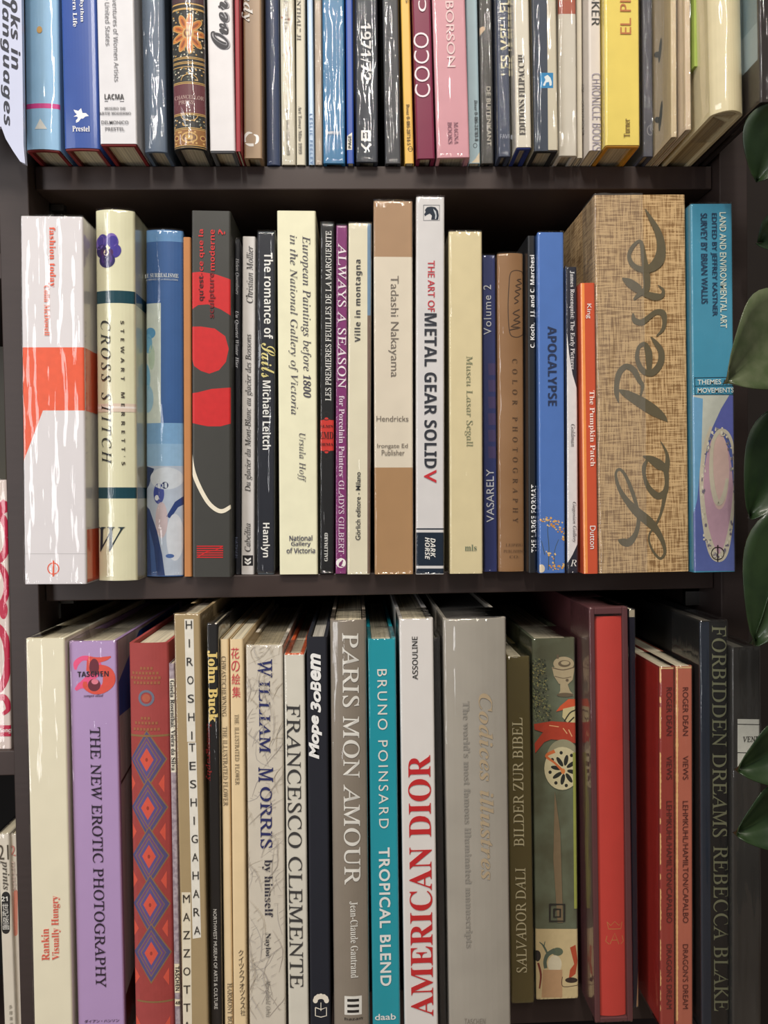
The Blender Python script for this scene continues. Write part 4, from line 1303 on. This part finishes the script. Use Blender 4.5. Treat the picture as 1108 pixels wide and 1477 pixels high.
FB = (112, 114, 90)
b.text('FORBIDDEN DREAMS', 'r', 1037.5, 1055, 302, 21, 'd', FB, off=.004)
b.text('REBECCA BLAKE', 'r', 1040, 1339, 237, 22, 'd', FB, off=.004)
b = T3((1056, 1097), (1057, 1097), 934, -.064, (44, 42, 40), 'wide charcoal book with a white paper label, behind the plant', film=3, page=(90, 88, 80))
b.art('spine_label', [(rect(1064, 1037, 1122, 1112), (206, 206, 196))] + [(rect(1064, y, 1122, y + 1.3), BLK) for y in (1044, 1085)] + [(rect(1064, 1110, 1122, 1111), (150, 150, 140))])
b.text('VEND', 'r', 1083.5, 1066, 24, 8, 'h', (44, 42, 40), 'publisher_lettering', off=.012)
b.art('label_mark', [([(1069, 1098), (1072, 1093), (1075, 1098)], (44, 42, 40))])

# ------------------------------------------------------------------ next bookcase contents
b = Book('n1', (-52, 10, 692), (-46, 16, 1074), (222, 206, 200), 'white book with big crimson rounded letters, past the post in the next bookcase', depth=.16, shelfz=SHELF['n1'], yf=.008, film=1, group=False)
CM = (190, 22, 66)
b.art('round_letters', stroke([(-10, 740, 6), (4, 732, 18), (9, 722, 10)], CM) + ring(-8, 775, 20, 34, 11, CM) + [(oval(5, 880, 6, 13), CM)] + ring(-10, 950, 22, 48, 11, CM) + ring(-6, 845, 16, 30, 9, CM) + stroke([(-10, 1010, 8), (6, 1006, 9), (12, 1022, 7), (4, 1030, 5)], CM) + [(rect(-50, 1046, 18, 1062), CM)])
b.text('#Song', 'sb', 6, 1054, 20, 8, 'h', WHT, 'banner_lettering')
b = Book('n2', (-4, 13, 1203), (6, 23, 1477), (222, 214, 200), 'slim white magazine with a black capsule of characters, in the next bookcase', kind='soft', shelfz=SHELF['n2'], yf=.0, film=1, name='magazine', cat='magazine', group=False)
b.text('21', 'i', 5, 1229, 15, 22, 'h', (84, 76, 66))
b.text('prints', 'bi', 7.5, 1262, 44, 12, 'd', (90, 84, 76))
b.art('title_capsule', [(oval(8.5, 1293, 6, 7), BLK), (rect(2.5, 1292, 14.5, 1340), BLK), (oval(8.5, 1340, 6, 7), BLK)])
b.text('21', 'sb', 7, 1296, 9, 7, 'h', PW, 'title_lettering')
b.stack('\u4e16\u7d00\u7248\u753b', '', 8, 1307, 9, 1336, 9, 9, PW)
b.stack('\u591a\u6469\u7f8e\u8853', '', 15.5, 1452, 17, 1477, 6, 5, (130, 124, 112), 'publisher_lettering')
b = Book('n2', (15, 24, 1203), (24, 33, 1477), (214, 204, 190), 'slim white magazine with faded pink characters, tucked against the post', kind='soft', shelfz=SHELF['n2'], yf=.003, film=1, name='magazine', cat='magazine', group=False)
b.text('2', 'i', 18.5, 1227, 8, 16, 'h', (206, 130, 120))
b.text('prints', 'bi', 20, 1262, 46, 9, 'd', (196, 176, 166))
b.art('title_capsule', [(rect(19.5, 1288, 25.5, 1345), (206, 130, 110)), (oval(22.5, 1288, 3, 5), (206, 130, 110)), (oval(22.5, 1345, 3, 5), (206, 130, 110))])
b = Book('n0', (-50, 8, 500), (-44, 10, 690), (52, 45, 18), 'dark olive book lying deep in the shade of the next bookcase', shelfz=SHELF['n1'], yf=.12, depth=.14, group=False)

for r in (1, 2, 3):
    resolve(r)
for r in list(ROWS):
    for b in ROWS[r]:
        b.build()

# --- extra parts of single books
for b in ROWS[3]:
    if getattr(b, 'is_slip', 0):
        # slipcase: five walls open to the front, and the red book sitting inside it
        for ch in list(b.root.children):
            if ch.name.split('.')[0] in ('cover', 'page_block'):
                bpy.data.objects.remove(ch)
        m = M((92, 52, 56), .5, .1, .05)
        x0, x1, h, D, t = b.x0, b.x1, b.h, b.depth, .0042
        boxes('slipcase', [(x0, x0 + t, 0, D, 0, h), (x1 - t, x1, 0, D, 0, h), (x0 + t, x1 - t, 0, D, 0, .0036), (x0 + t, x1 - t, 0, D, h - .0052, h), (x0 + t, x1 - t, D - .003, D, .0036, h - .0052)], m, b.root, .0006)
        ib = Book(99, (858, 900, 889), (866, 904, 1470), (196, 62, 54), 'bright red cloth book inside the maroon slipcase, with a small gold crown near its foot', yf=b.Y + .0012, depth=.205, rough=.6, bulge=.0015, mott=.04, group=False, name='hardcover_book', shelfz=SHELF[3] + .0042)
        ib.grp = False
        GC = (190, 120, 70)
        ib.art('crown_emblem', stroke([(876, 1330, 1), (878, 1340, 1.2), (896, 1340, 1.2), (898, 1330, 1), (893, 1335, 1), (887, 1329, 1), (881, 1335, 1), (876, 1330, 1)], GC, k=1) + stroke([(880, 1362, 1), (887, 1346, 1), (893, 1362, 1)], GC, k=1) + stroke([(883, 1356, 1), (891, 1356, 1)], GC, k=1) + stroke([(876, 1350, 1), (874, 1358, 1), (879, 1362, 1)], GC, k=1) + stroke([(898, 1350, 1), (900, 1358, 1), (896, 1362, 1)], GC, k=1))
        ib.build()
        ib.root['group'] = SHELF_WORD[3]


def side_panel_art(b, name, polys, col=None, sgn=-1):
    """Print on a book's side cover; polys in (depth, height) metres."""
    x = (b.x0 if sgn < 0 else b.x1) + sgn * .00012
    V, Fc, mats, mi = [], [], [], []
    for k, (pts, c) in enumerate(polys):
        n = len(V)
        V += [(x + sgn * .000015 * k, y, z) for y, z in pts]
        ids = list(range(n, n + len(pts)))
        Fc.append(tuple(ids))
        m = M(c, .35, .2, .05)
        if m not in mats:
            mats.append(m)
        mi.append(mats.index(m))
    obj(name, V, Fc, mats, b.root, mi)


byl = {b.label: b for r in ROWS for b in ROWS[r]}


def find(s):
    return [b for l, b in byl.items() if s in l][0]


b = find('slanting orange colour block')
zz = lambda y: b.loc(124, y)[1]
side_panel_art(b, 'colour_block', [([(.002, zz(592)), (.2, zz(592)), (.2, zz(501)), (.002, zz(501))], (238, 96, 62)), ([(.002, .001), (.2, .001), (.2, zz(764)), (.002, zz(764))], (238, 96, 62))], sgn=1)
b = find('purple pansy')
side_panel_art(b, 'colour_band', [([(b.bulge + .002, zz(y1)), (.2, zz(y1)), (.2, zz(y0)), (b.bulge + .002, zz(y0))], (14, 66, 80)) for y0, y1 in ((419, 437), (703, 719))], sgn=1)
b = find('wide lilac')
zz = lambda y: b.loc(170, y)[1]
sa = [([(.004, .001), (.2, .001), (.2, b.h - .001), (.004, b.h - .001)], (206, 208, 212)), ([(.004, zz(1035)), (.2, zz(1050)), (.2, zz(925)), (.06, zz(930)), (.004, zz(985))], (52, 96, 186)), ([(.004, zz(1135)), (.05, zz(1120)), (.05, zz(1116)), (.004, zz(1130))], (60, 60, 64)), ([(.004, zz(1440)), (.08, zz(1400)), (.08, .002), (.004, .002)], (90, 40, 44))]
side_panel_art(b, 'cover_picture', sa, sgn=1)
b = find('thin brick red')
side_panel_art(b, 'scarlet_cover', [([(.003, .001), (.2, .001), (.2, b.h - .001), (.003, b.h - .001)], (176, 44, 36))])
b = find('brown leaf picture')
pl = [([(.002, .05), (.19, .05), (.19, .1), (.002, .1)], (120, 142, 152)), ([(.002, .03), (.19, .03), (.19, .055), (.002, .055)], (150, 168, 176))]
rr = random.Random(2)
for k in range(90):
    cy, cz = rr.uniform(.005, .18), rr.uniform(.105, .25)
    pl.append((oval(cy, cz, rr.uniform(.003, .010), rr.uniform(.002, .005), 8, rot=rr.uniform(0, 180)), rr.choice([(130, 92, 56), (96, 64, 40), (170, 124, 80), (150, 84, 50)])))
side_panel_art(b, 'cover_picture', pl)
b.root['label'] = b.label
b = find('thin beige book wrapped in film')
dg = (54, 60, 44)
pl = []
for z0, sc in ((.025, 1.0), (.075, .8), (.125, 1.0)):
    for k in range(4):
        y = .02 + .02 * k
        pl.append((oval(y, z0 + .004 * (k % 2), .003, .011 * sc, 10, rot=15), dg))
        pl.append((oval(y + .006, z0, .007, .0022, 10, rot=30), dg))
side_panel_art(b, 'cover_lettering', pl)
b = find('fat cream book')
side_panel_art(b, 'ribbon_marker', [([(.06, .001), (.072, .001), (.072, .006), (.06, .006)], (170, 40, 30))], sgn=1)
# green slip of paper standing out of the books next to the fat cream one
p0 = at(1004, 96, -.062)
o = boxes('paper_slip', [(p0.x - .0014, p0.x + .0012, -.0625, -.01, p0.z, p0.z + .17)], M((150, 170, 80), .6))
tag(o, 'green paper slip standing between the pinkish beige book and the fat cream book', 'paper slip')

# --- clear film round half of the canvas slipcase
b = find('coarse brown canvas')
w = b.x1 - b.x0
V, Fc = [], []
nx, nz = 22, 90
for j in range(nz + 1):
    z = .0003 + (b.h + .0004) * j / nz
    for i in range(nx + 1):
        if i < 4:
            p = (b.x0 - .0004, .03 - .0078 * i, z)
        else:
            u = (i - 4) / (nx - 4)
            x = b.x0 - .0004 + u * w * .53
            d = max(0, noise.noise((u * 5, z * 16, 3)) + .7 * noise.noise((u * 12 + z * 40, z * 50, 7)) + .1) * .0022 * (0 if i == 4 else 1)
            p = (x, -.0012 - d, z)
        V.append(p)
for j in range(nz):
    for i in range(nx):
        a = j * (nx + 1) + i
        Fc.append((a, a + 1, a + nx + 2, a + nx + 1))
obj('plastic_wrap', V, Fc, film_mat(.07), b.root, smooth=True)

# ------------------------------------------------------------------ sign at the head of the left post
c = at(2, 60, -.04)
sg = empty('shelf_sign', (c.x - .001, c.y, c.z), (0, .012, 0))
tag(sg, 'pale lilac plastic sign with rounded corner and black slanting words, hung on the post', 'sign')
k = .000512
PX = lambda x, y: ((x - 2) * k, (60 - y) * k)
out = [PX(33, -150), PX(33, 205), PX(35, 232), PX(28, 229), PX(18, 214), PX(8, 197), PX(2, 180), PX(-60, 176), PX(-60, -150)]
n = len(out)
V = [(x, 0, z) for x, z in out] + [(x, .004, z) for x, z in out]
Fc = [tuple(range(n)), tuple(range(2 * n - 1, n - 1, -1))] + [((i + 1) % n, i, n + i, n + (i + 1) % n) for i in range(n)]
obj('sign_board', V, Fc, M((196, 202, 226), .35, .3, .02), sg)
boxes('sign_bracket', [(-.02, .0, .0042, .0295, .04, .06)], M((60, 60, 64), .5), sg)


def sign_text(t, cx, cy, L, H):
    V, Fc = text_mesh(t, 'sbi')
    X, Z = PX(cx, cy)
    obj('sign_lettering', [(X + v * H * k, -.0003, Z - u * L * k) for u, v in V], Fc, M((44, 46, 58), .5), sg)


sign_text('Books in', 24, 28, 142, 13)
sign_text('languages', 10, 90, 178, 15)

# ------------------------------------------------------------------ plant
LEAFC = (42, 60, 34)
pr = at(1150, 800, -.10)
plant = empty('trailing_plant', (pr.x, pr.y, pr.z))
tag(plant, 'dark green trailing plant with broad leathery leaves hanging beside the bookcase', 'plant')
LM = M(LEAFC, .38, .25, .14, 40, second=(30, 46, 27))
LM_LIT = M((92, 100, 74), .3, .4, .12, 60, second=(70, 82, 54))  # paler leaf copy; one leaf's lit look is put into this colour


def leaf(base, tip, wid, Y, dy, mat, bend=.012, roll=0.0):
    """Broad leaf from stalk pixel to tip pixel, width in px, tip nearer or further by dy."""
    A = at(base[0], base[1], Y) - pr
    Bp = at(tip[0], tip[1], Y + dy) - pr
    ax = (Bp - A)
    Ln = ax.length
    ax.normalize()
    sdir = ax.cross(Vector((0, -1, 0))).normalized()
    sdir = (Matrix.Rotation(roll, 3, ax) @ sdir)
    up = sdir.cross(ax).normalized()
    wd = wid * .00047
    V, Fc = [], []
    nu, nv = 14, 8
    for i in range(nu + 1):
        t = i / nu
        hw = wd / 2 * (math.sin(math.pi * min(1, t ** .72)) ** .75) * (1 - .15 * t) if 0 < t < 1 else .0002
        for j in range(nv + 1):
            q = j / nv * 2 - 1
            lift = bend * (q * q * .5 - .9 * (t - .5) ** 2) - .0025 * (1 - abs(q)) * (1 if abs(q) < .2 else 0) + .0012 * math.sin(9 * t + 2 * q)
            V.append(tuple(A + ax * (Ln * t) + sdir * (hw * q) - up * lift * -1))
    for i in range(nu):
        for j in range(nv):
            a = i * (nv + 1) + j
            Fc.append((a, a + 1, a + nv + 2, a + nv + 1))
    o = obj('leaf', V, Fc, mat, plant, smooth=True)
    md = o.modifiers.new('thick', 'SOLIDIFY')
    md.thickness = .0006
    vein = []
    return o


def tube(name, pts, r, mat, parent):
    V, Fc = [], []
    n = 8
    for i, p in enumerate(pts):
        d = (pts[min(i + 1, len(pts) - 1)] - pts[max(0, i - 1)]).normalized()
        a = d.orthogonal().normalized()
        c = d.cross(a)
        for j in range(n):
            t = 2 * math.pi * j / n
            V.append(tuple(p + (a * math.cos(t) + c * math.sin(t)) * r))
    for i in range(len(pts) - 1):
        for j in range(n):
            Fc.append((i * n + j, i * n + (j + 1) % n, (i + 1) * n + (j + 1) % n, (i + 1) * n + j))
    Fc.append(tuple(range(n - 1, -1, -1)))
    Fc.append(tuple((len(pts) - 1) * n + j for j in range(n)))
    return obj(name, V, Fc, mat, parent, smooth=True)


STEM = M((74, 70, 44), .6, 0, .1)
sp = [(1150, 60), (1146, 180), (1152, 300), (1148, 440), (1150, 560), (1144, 700), (1148, 820), (1150, 940), (1146, 1060), (1142, 1180), (1150, 1300)]
tube('stem', [at(x, y, -.10) - pr for x, y in sp], .0026, STEM, plant)
leaves = [
    ((1146, 150), (1092, 262), 110, -.10, .02, LM, 0.3),
    ((1152, 320), (1096, 350), 66, -.08, .03, LM, 0.2),
    ((1160, 452), (1049, 552), 158, -.10, -.012, LM_LIT, -.12),
    ((1165, 585), (1082, 748), 130, -.085, .01, LM, .1),
    ((1165, 730), (1090, 930), 140, -.115, .0, LM, .1),
    ((1148, 830), (1086, 930), 50, -.11, .0, LM, .0),
    ((1160, 1072), (1064, 1112), 92, -.145, 0, LM, .1),
    ((1158, 1162), (1062, 1204), 96, -.142, 0, LM, .1),
    ((1150, 1270), (1210, 1420), 100, -.10, 0, LM, .2),
    ((1148, 500), (1230, 590), 110, -.10, .0, LM, .2),
    ((1146, 690), (1235, 800), 110, -.10, .0, LM, .2),
    ((1150, 940), (1225, 1060), 110, -.10, .0, LM, -.2),
    ((1148, 250), (1220, 350), 110, -.10, .0, LM, -.2),
]
for bs, tp_, wd, Y, dy, m, rl in leaves:
    leaf(bs, tp_, wd, Y, dy, m, roll=rl)
pot = at(1165, -330, -.10)
# hanging pot above the frame that the plant trails from
V, Fc = [], []
prof = [(.03, -.075), (.055, -.07), (.068, 0), (.072, .005), (.068, .006), (.062, 0), (.05, -.012), (0.001, -.012)]
n = 28
for r_, z_ in prof:
    for j in range(n):
        a = 2 * math.pi * j / n
        V.append((pot.x - pr.x + .1 + r_ * math.cos(a), pot.y - pr.y + r_ * math.sin(a), pot.z - pr.z + z_))
for i in range(len(prof) - 1):
    for j in range(n):
        Fc.append((i * n + j, i * n + (j + 1) % n, (i + 1) * n + (j + 1) % n, (i + 1) * n + j))

bpy.data.curves.remove(TXT.data)
